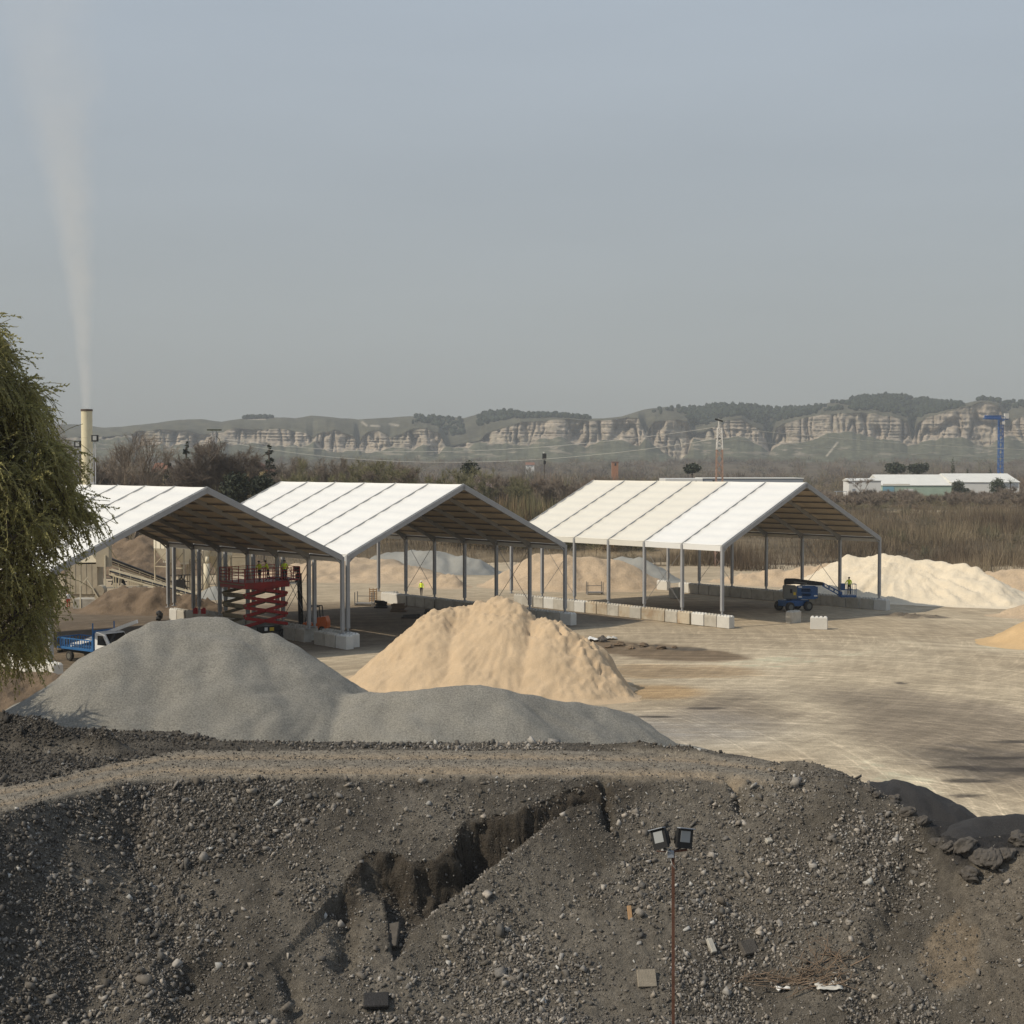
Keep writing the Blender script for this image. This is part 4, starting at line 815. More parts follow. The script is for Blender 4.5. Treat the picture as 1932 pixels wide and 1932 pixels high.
# ---------------------------------------------------------------- aggregate plant behind the left shed
M['cream'] = mat('cream_painted_steel', (.62, .55, .40), rough=.6, var=.10, scale=.6, dirt=(.36, .29, .19), dscale=.35, spec=.3)
M['cream_d'] = mat('dusty_beige_steel', (.42, .36, .26), rough=.7, var=.15, scale=.6, dirt=(.28, .22, .15), dscale=.5, spec=.2)
M['chim'] = mat('cream_chimney_paint', (.68, .61, .42), rough=.55, var=.05, scale=.4, dirt=(.5, .43, .28), dscale=.25, spec=.3)
M['rust'] = mat('rusty_steel', (.15, .065, .035), rough=.9, var=.3, scale=6); M['galv'] = mat('galvanised_steel', (.5, .5, .5), rough=.45, var=.1, metal=.2)
def corrug(b, x0, x1, y, z0, z1, step=.22, d=.03):
    n = max(2, int((x1 - x0) / step)); 
    for i in range(n): b.box((x0 + (i + .5) * (x1 - x0) / n, y - (d if i % 2 else 0), (z0 + z1) / 2), ((x1 - x0) / n - .004, .06, z1 - z0))
def base(u, v, z=0): return G(u, v, z)
Yp = 172.0; kx = Yp / FO
def W(u, v, Y=Yp): return P(u, v, Y)
M['cream_h'] = mat('pale_cream_hopper_paint', (.80, .74, .60), rough=.6, var=.08, scale=.6, dirt=(.55, .48, .36), dscale=.3, spec=.3)
HOP = [(286, 318, 1004, 1035, 1058, 'cream_h'), (316, 347, 1004, 1036, 1062, 'cream_h'), (345, 380, 1008, 1040, 1066, 'cream_h'), (377, 404, 1014, 1052, 1076, 'cream')]
hl = ['cream aggregate hopper on legs, leftmost of the hopper row', 'cream aggregate hopper, second in the row behind the left shed', 'cream aggregate hopper, third in the row behind the left shed', 'dusty beige aggregate hopper at the lift end of the row']
for i, (u0, u1, va, vb, vc, mm) in enumerate(HOP):
    a = W(u0, va); c = W(u1, va); zt_, zm, zl = a.z, W(u0, vb).z, W(u0, vc).z; wd = c.x - a.x; cx_ = (a.x + c.x) / 2
    T = thing('hopper', hl[i], 'hopper', (cx_, Yp + i * .9, 0), -.45, 'aggregate hoppers behind the left shed')
    b = MB(); b.box((0, 1.5, (zt_ + zm) / 2), (wd - .05, 3.0, zt_ - zm)); 
    for q in range(3): b.box((-wd / 2 + wd * (q + .5) / 3, -.04, (zt_ + zm) / 2), (.06, .08, zt_ - zm))
    b.build('bin', M[mm], T)
    b = MB(); w1, w2 = wd / 2 - .03, wd * .18
    vs = [(-w1, 0.02, zm - .01), (w1, 0.02, zm - .01), (w1, 2.98, zm - .01), (-w1, 2.98, zm - .01), (-w2, .9, zl), (w2, .9, zl), (w2, 2.1, zl), (-w2, 2.1, zl)]
    b.add(vs, [(0, 1, 2, 3), (7, 6, 5, 4), (0, 4, 5, 1), (1, 5, 6, 2), (2, 6, 7, 3), (3, 7, 4, 0)]); b.box((0, 1.5, zl - .15), (w2 * 2, 1.1, .28)); b.build('chute', M[mm], T)
    for x in (-w1 + .1, w1 - .1):
        for y in (.1, 2.9):
            b = MB(); b.bar((x, y, 0), (x, y, zm), .16); b.build('leg', M['cream_d'], T)
    b = MB(); b.bar((-w1, .05, zl - .6), (w1, .05, zm - .3), .07); b.bar((-w1, .05, zl - .7), (w1, .05, zl - .7), .12); b.bar((w1, 2.9, zl - .6), (-w1, 2.9, zm), .07); b.build('brace', M['cream_d'], T)
a, c = W(404, 1026, 180), W(472, 1026, 180)
T = thing('storage_tank', 'big beige steel tank with small black numbers behind the scissor lift', 'tank', ((a.x + c.x) / 2, 180, 0))
b = MB(); b.box((0, 1.6, (a.z + 1.6) / 2), (c.x - a.x, 3.2, a.z - 1.6)); 
for z in (2.4, 3.6, 4.6): b.box((0, -.02, z), (c.x - a.x + .02, .05, .07))
b.build('shell', M['cream_d'], T, bevel=.08)
for x in (-1.7, 1.7):
    for y in (.3, 2.9): b = MB(); b.box((x, y, .8), (.25, .25, 1.6)); b.build('leg', M['cream_d'], T)
text_mesh('lettering', '12 21', .52, M['ink'], T, Matrix.Translation((.55, -.06, a.z - .85)) @ Matrix.Rotation(math.pi / 2, 4, 'X'))
q = base(390, 1121)
b = MB(); b.tube([(q.x, q.y, 0), (q.x, q.y, 3.6)], .35, 14); b.tube([(q.x, q.y, 3.6), (q.x + .1, q.y, 4.4)], .2, 10)
tag(b.build('vertical_silo', M['cream'], smooth=True), 'slim cream vertical silo beside the raised red lift', 'silo')
q0 = base(404, 1122)
b = MB(); b.box((q0.x + .5, q0.y + 1.5, 1.5), (.3, .3, 3.0)); b.box((q0.x + 1.4, q0.y + 1.8, 1.5), (.25, .3, 3.0)); b.box((q0.x + 1, q0.y + 1.6, 3.05), (1.6, .5, .15)); tag(b.build('steel_support', M['rust']), 'rusty red steel support frame under the beige tank', 'frame')
heap('gravel_heap', [(404, 1104, 163), (412, 1107, 163)], .7, 'small pale gravel heap just left of the scissor lift arms', M['gravel_far'], res=.15, rough=.15, seed=301)
b = MB(); q = base(352, 1131); b.box((0, 0, .28), (1.7, 1.2, .56), rz=.3); b.box((.1, .2, .60), (1.2, .7, .08), rz=.3); o = b.build('concrete_slab', M['conc_w'], loc=(q.x, q.y, 0), bevel=.03); tag(o, 'low pale concrete slab on the ground behind the shed posts', 'slab')
# conveyors
def conveyor(name, p0, p1, w, label, m, legs, covered=False):
    d = Vector(p1) - Vector(p0); T = thing(name, label, 'conveyor', (p0[0], p0[1], 0)); o = Vector((p0[0], p0[1], 0)); A_, B_ = Vector(p0) - o, Vector(p1) - o
    b = MB()
    for s in (-1, 1):
        off = Vector((0, s * w / 2, 0)); b.bar(A_ + off, B_ + off, .07, .09); b.bar(A_ + off - Vector((0, 0, .55)), B_ + off - Vector((0, 0, .55)), .09, .16)
        n = int(d.length / 1.2)
        for i in range(n + 1): p = A_.lerp(B_, i / n) + off; b.bar(p, p - Vector((0, 0, .55)), .05)
    b.build('truss', M[m], T)
    b = MB(); b.bar(A_ + Vector((0, 0, -.2)), B_ + Vector((0, 0, -.2)), w * .8, .10); b.build('belt', M['black'], T)
    if covered: b = MB(); b.bar(A_ + Vector((0, 0, .12)), B_ + Vector((0, 0, .12)), w, .25); b.build('cover', M['black'], T)
    for t in legs:
        p = A_.lerp(B_, t); b = MB(); b.bar((p.x, -w / 2, -.1), p + Vector((0, -w / 2, -.5)), .12); b.bar((p.x, w / 2, -.1), p + Vector((0, w / 2, -.5)), .12); b.build('leg', M[m], T)
conveyor('conveyor', P(208, 1074, 162), P(372, 1120, 160), .9, 'pale inclined conveyor with open truss sides above the brown soil', 'cream', (.05, .35, .6, .85))
conveyor('conveyor', P(185, 1047, 174), P(325, 1100, 176), .9, 'black covered conveyor climbing behind the pale open one', 'cream_d', (.02, .3, .6, .85), True)
# plinth and filter house
q = base(168, 1149)
T = thing('concrete_plinth', 'grey concrete plinth with a motor on top, beside the red clad person', 'plinth', (q.x, q.y, 0))
b = MB(); b.box((0, 1.0, .52), (3.4, 2.0, 1.04)); b.build('base', M['conc'], T, bevel=.02)
b = MB(); b.tube([(1.0, .2, 1.9), (1.0, 1.4, 1.9)], .55, 14); b.box((1.0, .8, 1.2), (1.0, 1.0, .35)); b.build('motor', M['cream_d'], T)
b = MB(); b.bar((-.2, .05, 3.1), (1.0, .05, 1.1), .12); b.bar((-.9, .0, 0), (-.9, .0, 3.6), .12); b.bar((-.9, 0, 2.4), (-.1, .05, 3.4), .14); b.build('frame', M['cream'], T)
q = base(155, 1138)
T = thing('filter_house', 'tall beige clad filter house half hidden behind the willow branches', 'plant building', (q.x, q.y, 0))
b = MB(); corrug(b, -1.9, 1.7, 0, 1.0, 4.3, .3); b.box((-.1, 1.3, 2.2), (3.5, 2.4, 4.2)); b.build('cladding', M['cream_d'], T)
b = MB(); b.add([(-2, -.1, 4.5), (1.8, -.1, 4.5), (1.8, 2.6, 4.5), (-2, 2.6, 4.5), (-1.2, .4, 5.8), (.6, .4, 5.8), (.6, 2, 5.8), (-1.2, 2, 5.8)], [(3, 2, 1, 0), (4, 5, 6, 7), (0, 1, 5, 4), (1, 2, 6, 5), (2, 3, 7, 6), (3, 0, 4, 7)]); b.build('hood', M['cream'], T)
for x in (-2.3, 2.6): b = MB(); b.bar((x, -.2, 0), (x, -.2, 5.3), .16); b.build('leg', M['cream'], T)
b = MB(); b.box((2.3, .5, 5.2), (1.4, 1.2, 2.4)); b.build('duct', M['cream_d'], T)
a, c = P(240, 1100, 170), P(272, 1100, 170)
b = MB(); corrug(b, 0, c.x - a.x, 0, a.z - .3, a.z + .8, .12); o = b.build('corrugated_panel', M['cream_d'], loc=(a.x, 170, 0)); tag(o, 'short corrugated metal panel fence under the conveyor', 'fence')
# dark pipework and rails between the hoppers and conveyor
for i, (u, v, h) in enumerate([(221, 1104, 1.3), (338, 1120, 2.2)]):
    q = base(u, v); b = MB()
    for k in range(6): b.bar((random.uniform(-1.2, 1.2), random.uniform(-.5, .5), 0), (random.uniform(-1.2, 1.2), random.uniform(-.5, .5), h), .12)
    for k in range(3): b.bar((-1.3, random.uniform(-.5, .5), h * (k + 1) / 3), (1.3, random.uniform(-.5, .5), h * (k + 1) / 3), .10)
    b.box((.2, 0, h * .5), (1.0, .7, h * .5)); tag(b.build('pump_frame', M['black'], loc=(q.x, q.y, 0)), ['dark pump and pipe frame at the foot of the black conveyor', 'dark machinery frame under the cream hoppers'][i], 'machine')
# chimney
M['shade0'] = mat('dark_flue_rim', (.10, .07, .05), rough=.8, var=.1)
Yc = 176.0; q = P(163.5, 773, Yc)
T = thing('chimney', 'tall cream steel chimney giving off thin smoke behind the left shed', 'chimney', (q.x, Yc, 0))
rc = 10.3 * Yc / FO; b = MB(); b.tube([(0, 0, 0), (0, 0, q.z)], rc, 32, cap=False); b.build('stack', M['chim'], T, smooth=True)
b = MB()
n = 32
b.add([(r_ * math.cos(2 * math.pi * k / n), r_ * math.sin(2 * math.pi * k / n), z) for r_, z in ((rc + .05, q.z - .18), (rc + .05, q.z + .06), (rc - .04, q.z + .06), (rc - .04, q.z - .8)) for k in range(n)], [(i * n + k, i * n + (k + 1) % n, (i + 1) * n + (k + 1) % n, (i + 1) * n + k) for i in range(3) for k in range(n)]); b.build('rim', M['shade0'], T)
for z in (q.z - 3.4, q.z - 6.6, q.z - 9.8): b = MB(); b.tube([(0, 0, z), (0, 0, z + .06)], rc + .015, 32); b.build('weld_band', M['chim'], T)
b = MB(); b.tube([(rc * 1.02 * math.sin(a), -rc * 1.02 * math.cos(a), q.z - 6.3 - 2.2 * math.cos(a * .98)) for a in np.linspace(-1.5, 1.5, 14)], .025, 5); b.build('cable', M['black'], T)
CHX, CHZ = q.x, q.z
M['lampbody'] = mat('black_lamp_housing', (.02, .02, .02), rough=.5, var=.1); M['lens'] = mat('lamp_lens', (.30, .31, .31), rough=.15, var=.0, spec=.6)
def light_mast(u, v, Y, label, rungs, side):
    q = P(u, v, Y); T = thing('light_mast', label, 'light mast', (q.x, Y, 0)); b = MB(); b.bar((0, 0, 0), (0, 0, q.z - .3), .10); b.build('pole', M['galv'] if side < 0 else M['black'], T)
    b = MB(); 
    for s in (-.18, .18): b.bar((side * .45 + s, .1, q.z - 5.5), (side * .45 + s, .1, q.z - 1.2), .05)
    for k in range(rungs): b.bar((side * .45 - .18, .1, q.z - 5.3 + k * .6), (side * .45 + .18, .1, q.z - 5.3 + k * .6), .04)
    b.box((side * .45, 0, q.z - 5.6), (.6, .3, .7)); b.build('ladder', M['galv'] if side < 0 else M['black'], T)
    b = MB(); b.box((0, -.1, q.z), (.85, .3, .8), rz=.3 * side); h = b.build('lamp_housing', M['lampbody'], T, bevel=.03); b = MB(); b.box((-.02 * side, -.27, q.z + .02), (.5, .03, .5), rz=.3 * side); b.build('lamp_lens', M['lens'], h)
light_mast(179.5, 827, 172, 'black floodlight mast just right of the cream chimney', 7, -1)
light_mast(147, 838, 172, 'pale steel floodlight mast with platform just left of the chimney', 7, -1)
# smoke
sm = bpy.data.materials.new('smoke_volume'); sm.use_nodes = True; nt = sm.node_tree; nt.nodes.remove(nt.nodes['Principled BSDF'])
pv = _n(nt, 'ShaderNodeVolumePrincipled'); pv.inputs['Color'].default_value = (.95, .93, .89, 1); pv.inputs['Anisotropy'].default_value = 0
g = _n(nt, 'ShaderNodeTexCoord'); sp_ = _n(nt, 'ShaderNodeSeparateXYZ'); nt.links.new(g.outputs['Object'], sp_.inputs[0])
def mth(op, a, b=None, c=None):
    n = _n(nt, 'ShaderNodeMath', operation=op)
    for i, q_ in enumerate((a, b, c)):
        if q_ is None: continue
        if isinstance(q_, (int, float)): n.inputs[i].default_value = q_
        else: nt.links.new(q_, n.inputs[i])
    return n.outputs[0]
zz = mth('MAXIMUM', sp_.outputs['Z'], 0.0)
def s_cx(z): return -.0016 * z * z - .025 * z
def s_r(z): return .75 + .055 * z + .0024 * z * z
cxn = mth('ADD', mth('MULTIPLY', mth('MULTIPLY', zz, zz), -.0016), mth('MULTIPLY', zz, -.025))
rn = mth('ADD', mth('ADD', mth('MULTIPLY', zz, .055), .75), mth('MULTIPLY', mth('MULTIPLY', zz, zz), .0024))
nz_ = _n(nt, 'ShaderNodeTexNoise'); nz_.inputs['Scale'].default_value = .22; nz_.inputs['Detail'].default_value = 3; nt.links.new(g.outputs['Object'], nz_.inputs['Vector'])
wob_ = mth('MULTIPLY', mth('SUBTRACT', nz_.outputs['Fac'], .5), mth('MULTIPLY', rn, .9))
dx_ = mth('SUBTRACT', mth('SUBTRACT', sp_.outputs['X'], cxn), wob_); rr_ = mth('DIVIDE', mth('SQRT', mth('ADD', mth('MULTIPLY', dx_, dx_), mth('MULTIPLY', sp_.outputs['Y'], sp_.outputs['Y']))), rn)
fall = _n(nt, 'ShaderNodeMapRange', interpolation_type='SMOOTHSTEP'); fall.inputs['From Min'].default_value = 1.0; fall.inputs['From Max'].default_value = .25; nt.links.new(rr_, fall.inputs['Value'])
endf = _n(nt, 'ShaderNodeMapRange', interpolation_type='SMOOTHSTEP'); endf.inputs['From Min'].default_value = 72; endf.inputs['From Max'].default_value = 15; nt.links.new(zz, endf.inputs['Value'])
n2_ = _n(nt, 'ShaderNodeMapRange'); n2_.inputs['From Min'].default_value = .3; n2_.inputs['From Max'].default_value = .7; n2_.inputs['To Min'].default_value = .5; n2_.inputs['To Max'].default_value = 1.3; nt.links.new(nz_.outputs['Fac'], n2_.inputs['Value'])
den = mth('DIVIDE', mth('MULTIPLY', mth('MULTIPLY', mth('MULTIPLY', fall.outputs['Result'], endf.outputs['Result']), n2_.outputs['Result']), SMOKE), rn)
nt.links.new(den, pv.inputs['Density']); nt.links.new(pv.outputs['Volume'], nt.nodes['Material Output'].inputs['Volume'])
b = MB(); zs = [0, 2, 5, 9, 14, 20, 27, 35, 43, 50, 58, 66, 72]; b.tube([(s_cx(z), 0, z) for z in zs], [s_r(z) * 1.35 for z in zs], 14)
o = b.build('smoke', sm, loc=(CHX, Yc, CHZ - .02)); tag(o, 'thin pale smoke drifting up from the cream chimney', 'smoke', kind='stuff')
# ---------------------------------------------------------------- vegetation
M['bark'] = mat('dark_bark', (.115, .095, .075), rough=.95, var=.25, scale=3); M['bark_p'] = mat('pale_bark', (.26, .235, .19), rough=.95, var=.2, scale=3)
M['twig'] = mat('bare_twigs', (.205, .168, .130), rough=.95, var=.25, scale=.35, rnd=.22); M['twig_red'] = mat('reddish_twigs', (.195, .155, .12), rough=.95, var=.25, scale=.35, rnd=.2)
M['twig_grn'] = mat('budding_twigs', (.20, .185, .10), rough=.95, var=.25, scale=.35, rnd=.2); M['leaf_d'] = mat('dark_evergreen_leaf', (.040, .048, .028), rough=.8, var=.35, scale=.7, rnd=.15)
M['cypress'] = mat('cypress_leaf', (.05, .06, .03), rough=.85, var=.3, scale=.8); M['blossom'] = mat('pale_pink_blossom', (.42, .33, .31), rough=.9, var=.2, scale=1)
M['veg'] = mat('scrub_vegetation', (.1, .1, .1), rough=1, var=.25, scale=.22, attr='Col', spec=.05)
class Tree:
    def __init__(s, seed): s.r = random.Random(seed); s.seg = []; s.tw = []
    def branch(s, p, d, ln, rad, lev, maxl, up=.15, spread=.6, kids=3, droop=0.0):
        n = 3; pts = [p]; rs = [rad]
        for i in range(n):
            d = (d + Vector((s.r.gauss(0, .13), s.r.gauss(0, .13), s.r.gauss(0, .08) + up * .25 - droop * .2))).normalized(); p = p + d * ln / n; pts.append(p); rs.append(rad * (1 - .5 * (i + 1) / n))
        s.seg.append((lev, pts, rs))
        if lev >= maxl: s.tw.append((pts, d, ln)); return
        k = kids + (1 if s.r.random() < .4 else 0)
        for i in range(k):
            t = s.r.uniform(.45, 1.0) if i else 1.0; q = pts[0].lerp(pts[1], t * 3) if t < 1 / 3 else (pts[1].lerp(pts[2], t * 3 - 1) if t < 2 / 3 else pts[2].lerp(pts[3], t * 3 - 2))
            a = Vector((s.r.gauss(0, 1), s.r.gauss(0, 1), s.r.gauss(0, .5))).normalized(); nd = (d + a * spread * s.r.uniform(.6, 1.3) + Vector((0, 0, up))).normalized()
            s.branch(q, nd, ln * s.r.uniform(.58, .82), rad * .55, lev + 1, maxl, up, spread, kids, droop)
def tree_parts(T, root, m_tr, m_cr, ntw=9, tl=.8, tw=.02, droop=0.0, trunk_lev=1):
    for name, lo, hi, m in (('trunk', 0, trunk_lev, m_tr), ('crown', trunk_lev, 99, m_cr)):
        b = MB()
        for lev, pts, rs in T.seg:
            if lo <= lev < hi or (name == 'crown' and lev >= hi): b.tube(pts, [max(r, .012) for r in rs], 6 if lev == 0 else (4 if lev < 3 else 3), cap=False)
        if name == 'crown':
            for pts, d, ln in T.tw:
                for i in range(ntw):
                    t = T.r.random(); p = pts[1].lerp(pts[3], t) if T.r.random() < .7 else pts[0].lerp(pts[2], t)
                    a = (d * .6 + Vector((T.r.gauss(0, .7), T.r.gauss(0, .7), T.r.gauss(.15, .5) - droop))).normalized() * ln * tl * T.r.uniform(.5, 1.2)
                    sd = a.cross(Vector((T.r.gauss(0, 1), T.r.gauss(0, 1), .3))).normalized() * tw
                    b.add([p - sd, p + sd, p + a], [(0, 1, 2)])
        b.build(name, m, root)
def bare_tree(name, label, loc, h, seed, twig='twig', spread=.55, kids=3, maxl=4, up=.18, rad=None, group=None, ntw=9, trunk=.30, forks=1, tw=.03, norm=True):
    T = Tree(seed); r = rad or h * .018
    for f in range(forks):
        d = Vector((0, 0, 1)) if forks == 1 else Vector((.28 * (f - (forks - 1) / 2), T.r.uniform(-.1, .1), 1)).normalized()
        T.branch(Vector((.25 * f, 0, -.4)), d, h * trunk, r, 0, maxl, up, spread, kids)
    root = thing(name, label, 'tree', loc, 0, group); tree_parts(T, root, M['bark'], M[twig], ntw, tw=tw)
    top = max(v.co.z for c in root.children for v in c.data.vertices); root['top'] = top
    if norm: root.scale = (h / top,) * 3
    return root
def leafy(name, label, loc, shapes, m, n, size, seed, cat='tree', trunk=None, group=None):
    """evergreen: leaf-sized faces spread through a set of ellipsoids (cx, cy, cz, rx, ry, rz)"""
    r = np.random.default_rng(seed); root = thing(name, label, cat, loc, 0, group); V = []
    vol = np.array([s[3] * s[4] * s[5] for s in shapes]); cnt = np.maximum(10, n * vol / vol.sum()).astype(int)
    for s, c in zip(shapes, cnt):
        d = r.normal(size=(c, 3)); d /= np.linalg.norm(d, axis=1)[:, None]; lump = 1 + .25 * fbm(d[:, 0] * 3 + s[0], d[:, 2] * 3 + d[:, 1] * 2, 2, seed)
        V.append(np.array(s[:3]) + d * (r.random((c, 1)) ** .45 * lump[:, None]) * np.array(s[3:]))
    C = np.concatenate(V); k = len(C); a = r.normal(size=(k, 3)); a /= np.linalg.norm(a, axis=1)[:, None]; b_ = np.cross(a, r.normal(size=(k, 3))); b_ /= np.linalg.norm(b_, axis=1)[:, None]
    sz = size * r.uniform(.6, 1.4, (k, 1)); tri = np.stack([C - a * sz, C + a * sz, C + b_ * sz * 1.6], 1)
    np_obj('crown', tri.reshape(-1, 3), np.arange(3 * k).reshape(-1, 3), M[m], root)
    if trunk: b = MB(); b.tube([(0, 0, -.5), (0, 0, trunk[0])], [trunk[1], trunk[1] * .6], 7); b.build('trunk', M['bark'], root)
    return root
def gz(x, y): return float(terr(np.array([x]), np.array([y]))[0]) if y > 214 else 0.0
def at(u, Y): x = (u - 966) / FO * Y; return Vector((x, Y, gz(x, Y)))
def zat(v, Y): return EYE - (v - 879) / FO * Y
# big single trees on the left
p = at(236, 232); bare_tree('bare_tree', 'large open bare tree standing right of the cream chimney', p, 22, 11, 'twig', .50, 3, 5, .16, rad=.42, ntw=9, trunk=.27, forks=3, tw=.014)
p = at(412, 252); bare_tree('bare_tree', 'dense rounded bare tree under the steel pylon', p, 18.8, 12, 'twig_red', .62, 4, 4, .14, rad=.36, ntw=26, trunk=.24, forks=3, tw=.016)
def cedar(name, label, p, h, w, seed):
    r = random.Random(seed); sh = []
    for i in range(9):
        t = i / 8; zc = h * (.30 + .68 * t); rr_ = w * (1 - .85 * t)
        for k in range(3): a = r.random() * 6.28; sh.append((math.cos(a) * rr_ * .55, math.sin(a) * rr_ * .55, zc + r.uniform(-.3, .3), rr_ * .6, rr_ * .6, h * .028))
    return leafy(name, label, p, sh, 'leaf_d', 2600, .24, seed, trunk=(h * .95, h * .018))
p = at(352, 285); cedar('conifer', 'dark flat layered conifer left of the steel pylon', p, zat(836, 285) - p.z, 2.6, 21)
p = at(508, 285); cedar('conifer', 'dark tiered conifer with drooping tiers beside the yellow house', p, zat(838, 285) - p.z, 2.4, 22)
p = at(318, 290); cedar('conifer', 'small dark conifer right of the tile roofed house', p, zat(862, 290) - p.z, 1.6, 23)
def cypress(label, u, Y, vtop, w, seed):
    p = at(u, Y); h = zat(vtop, Y) - p.z; return leafy('cypress', label, p, [(0, 0, h * .25, w, w, h * .26), (0, 0, h * .5, w * .85, w * .85, h * .3), (0, 0, h * .75, w * .5, w * .5, h * .27)], 'cypress', 900, .22, seed, trunk=(h * .3, .15))
cypress('slim dark cypress in front of the yellow house', 486, 284, 856, .55, 31)
cypress('tallest cypress behind the white warehouse roof', 1797, 640, 862, 1.5, 32)
cypress('shortest cypress behind the white warehouse roof', 1825, 640, 881, 1.0, 33)
cypress('medium cypress beside the blue tower crane', 1868, 640, 879, 1.2, 34)
def roundtree(name, label, u, Y, vtop, vbot, w, seed, n=1800, size=.25, m='leaf_d', lumps=5):
    p = at(u, Y); zt_ = zat(vtop, Y) - p.z; zb_ = zat(vbot, Y) - p.z; r = random.Random(seed); h = zt_ - zb_; sh = [(0, 0, (zt_ + zb_) / 2, w, w, h / 2)]
    for k in range(lumps): sh.append((r.uniform(-.6, .6) * w, r.uniform(-.5, .5) * w, zb_ + h * r.uniform(.25, .8), w * .5, w * .5, h * .28))
    return leafy(name, label, p, sh, m, n, size, seed, trunk=(max(zb_ + h * .4, .5), .2))
roundtree('evergreen_tree', 'large dark evergreen tree directly behind the left shed peak', 445, 205, 890, 955, 2.1, 41, 2600, .2)
roundtree('evergreen_tree', 'dark green evergreen tree beside the middle shed\'s far corner', 497, 212, 894, 950, 1.8, 42, 2600, .2)
roundtree('evergreen_tree', 'lone round evergreen rising above the brown wood', 887, 330, 868, 900, 2.2, 43, 900)
roundtree('evergreen_tree', 'small round dark evergreen left of the lattice mast', 1306, 520, 874, 893, 3.4, 44, 900, .4)
roundtree('evergreen_tree', 'dark rounded pine left of its twin behind the warehouse', 1690, 640, 872, 894, 5.0, 45, 1200, .4)
roundtree('evergreen_tree', 'dark rounded pine right of its twin behind the warehouse', 1731, 645, 874, 894, 5.2, 46, 1200, .4)
roundtree('clipped_tree', 'smaller clipped round tree before the white warehouse wall', 1807, 565, 905, 936, 2.6, 47, 2200, .22, 'cypress', 1)
roundtree('clipped_tree', 'larger clipped domed tree beside the palm', 1882, 565, 901, 938, 3.2, 48, 2600, .22, 'cypress', 1)
roundtree('garden_shrub', 'low dark shrub right of the smaller clipped tree', 1822, 562, 920, 938, 2.2, 49, 900, .22, 'leaf_d', 1)
# palm
p = at(1906, 565); T = thing('palm_tree', 'feathery palm tree at the right end of the warehouse', 'palm', p); h = zat(912, 565) - p.z
b = MB(); b.tube([(0, 0, -.5), (.05, 0, h)], [.28, .2], 8); b.build('trunk', M['bark'], T)
b = MB(); r = random.Random(5)
for k in range(22):
    a = r.random() * 6.28; el = r.uniform(-.2, 1.3); L0 = r.uniform(2.4, 3.4); prev = Vector((0, 0, h)); d = Vector((math.cos(a) * math.cos(el), math.sin(a) * math.cos(el), math.sin(el)))
    for i in range(5):
        q = prev + d * L0 / 5; d = (d + Vector((0, 0, -.28))).normalized(); s_ = d.cross(Vector((0, 0, 1))).normalized() * (.22 * (1 - i / 6))
        b.add([prev - s_ - Vector((0, 0, .12)), prev, prev + s_ - Vector((0, 0, .12)), q], [(0, 1, 3), (1, 2, 3)]); prev = q
b.build('crown', M['cypress'], T)
# blossom tree
p = at(922, 300); T = Tree(61); T.branch(Vector((0, 0, -.3)), Vector((0, 0, 1)), 2.2, .12, 0, 4, .1, .8, 3); T0 = thing('blossom_tree', 'small tree in pale pink blossom beside the middle shed', 'tree', p); tree_parts(T, T0, M['bark'], M['blossom'], 14, .9, .045); T0.scale = ((zat(902, 300) - p.z) / max(v.co.z for c in T0.children for v in c.data.vertices),) * 3
p = at(1060, 262); bare_tree('pale_sapling', 'pale grey bare sapling left of the right shed\'s far corner', p, 8.5, 63, 'twig', .3, 3, 3, .35, rad=.12, ntw=7); 
p = at(1627, 470); bare_tree('bare_tree', 'reddish bare tree in front of the small white building', p, 10.5, 64, 'twig_red', .65, 3, 4, .12, rad=.16, ntw=16, trunk=.28, tw=.02)
# bare trees of the riverside wood: a few kinds, copied
def copies(protos, spots, group):
    used_ = set()
    for (x, y, sc, rz, k, label) in spots:
        pr = protos[k]; loc = (x, y, gz(x, y))
        if k not in used_: used_.add(k); o = pr; o.location = loc; o.rotation_euler = (0, 0, rz); o.scale = (sc,) * 3; o['label'] = label; o['group'] = group
        else: dup(pr, loc, rz, label, group, sc)
WL = ['grey brown bare tree of the wood beyond the sheds', 'reddish brown bare tree of the wood beyond the sheds', 'greenish budding tree of the wood beyond the sheds']
protos = [bare_tree('wood_tree', WL[k % 3], (0, 0, -900), 13, 70 + k, ['twig', 'twig_red', 'twig_grn'][k % 3], .55, 3, 4, .2, rad=.2, ntw=20, trunk=.25, forks=2, tw=.017, norm=False) for k in range(6)]
rr2 = random.Random(9); spots = []
for i in range(78):
    u = rr2.uniform(165, 1180) if i < 64 else rr2.uniform(-60, 165); Y = rr2.uniform(255, 345)
    vt_ = np.interp(u, [0, 200, 330, 450, 560, 640, 720, 800, 900, 1000, 1180], [845, 860, 872, 868, 852, 850, 856, 866, 876, 884, 896]) + rr2.uniform(0, 16)
    x = (u - 966) / FO * Y; z0 = gz(x, Y); h = zat(vt_, Y) - z0; k = rr2.choice([0, 0, 1, 1, 3, 4, 5, 2]) if not 820 < u < 1000 else rr2.choice([2, 5, 4, 1])
    spots.append((x, Y, max(.3, h / protos[k]['top']), rr2.random() * 6.28, k, WL[k % 3]))
copies(protos, spots, 'bare trees of the riverside wood')
SL_ = ['tangled grey brown bush of the scrub belt below the warehouse', 'tangled reddish bush of the scrub belt below the warehouse']
def bush_tree(k, seed):
    T = Tree(seed)
    for f in range(7):
        a = T.r.random() * 6.28; T.branch(Vector((math.cos(a) * .4, math.sin(a) * .4, -.2)), Vector((math.cos(a) * .55, math.sin(a) * .55, 1)).normalized(), 1.5, .06, 0, 2, .1, .7, 3)
    o = thing('scrub_bush', SL_[k], 'bush', (0, 0, -900)); tree_parts(T, o, M['bark'], M[['twig', 'twig_red'][k]], 30, 1.1, .022); return o
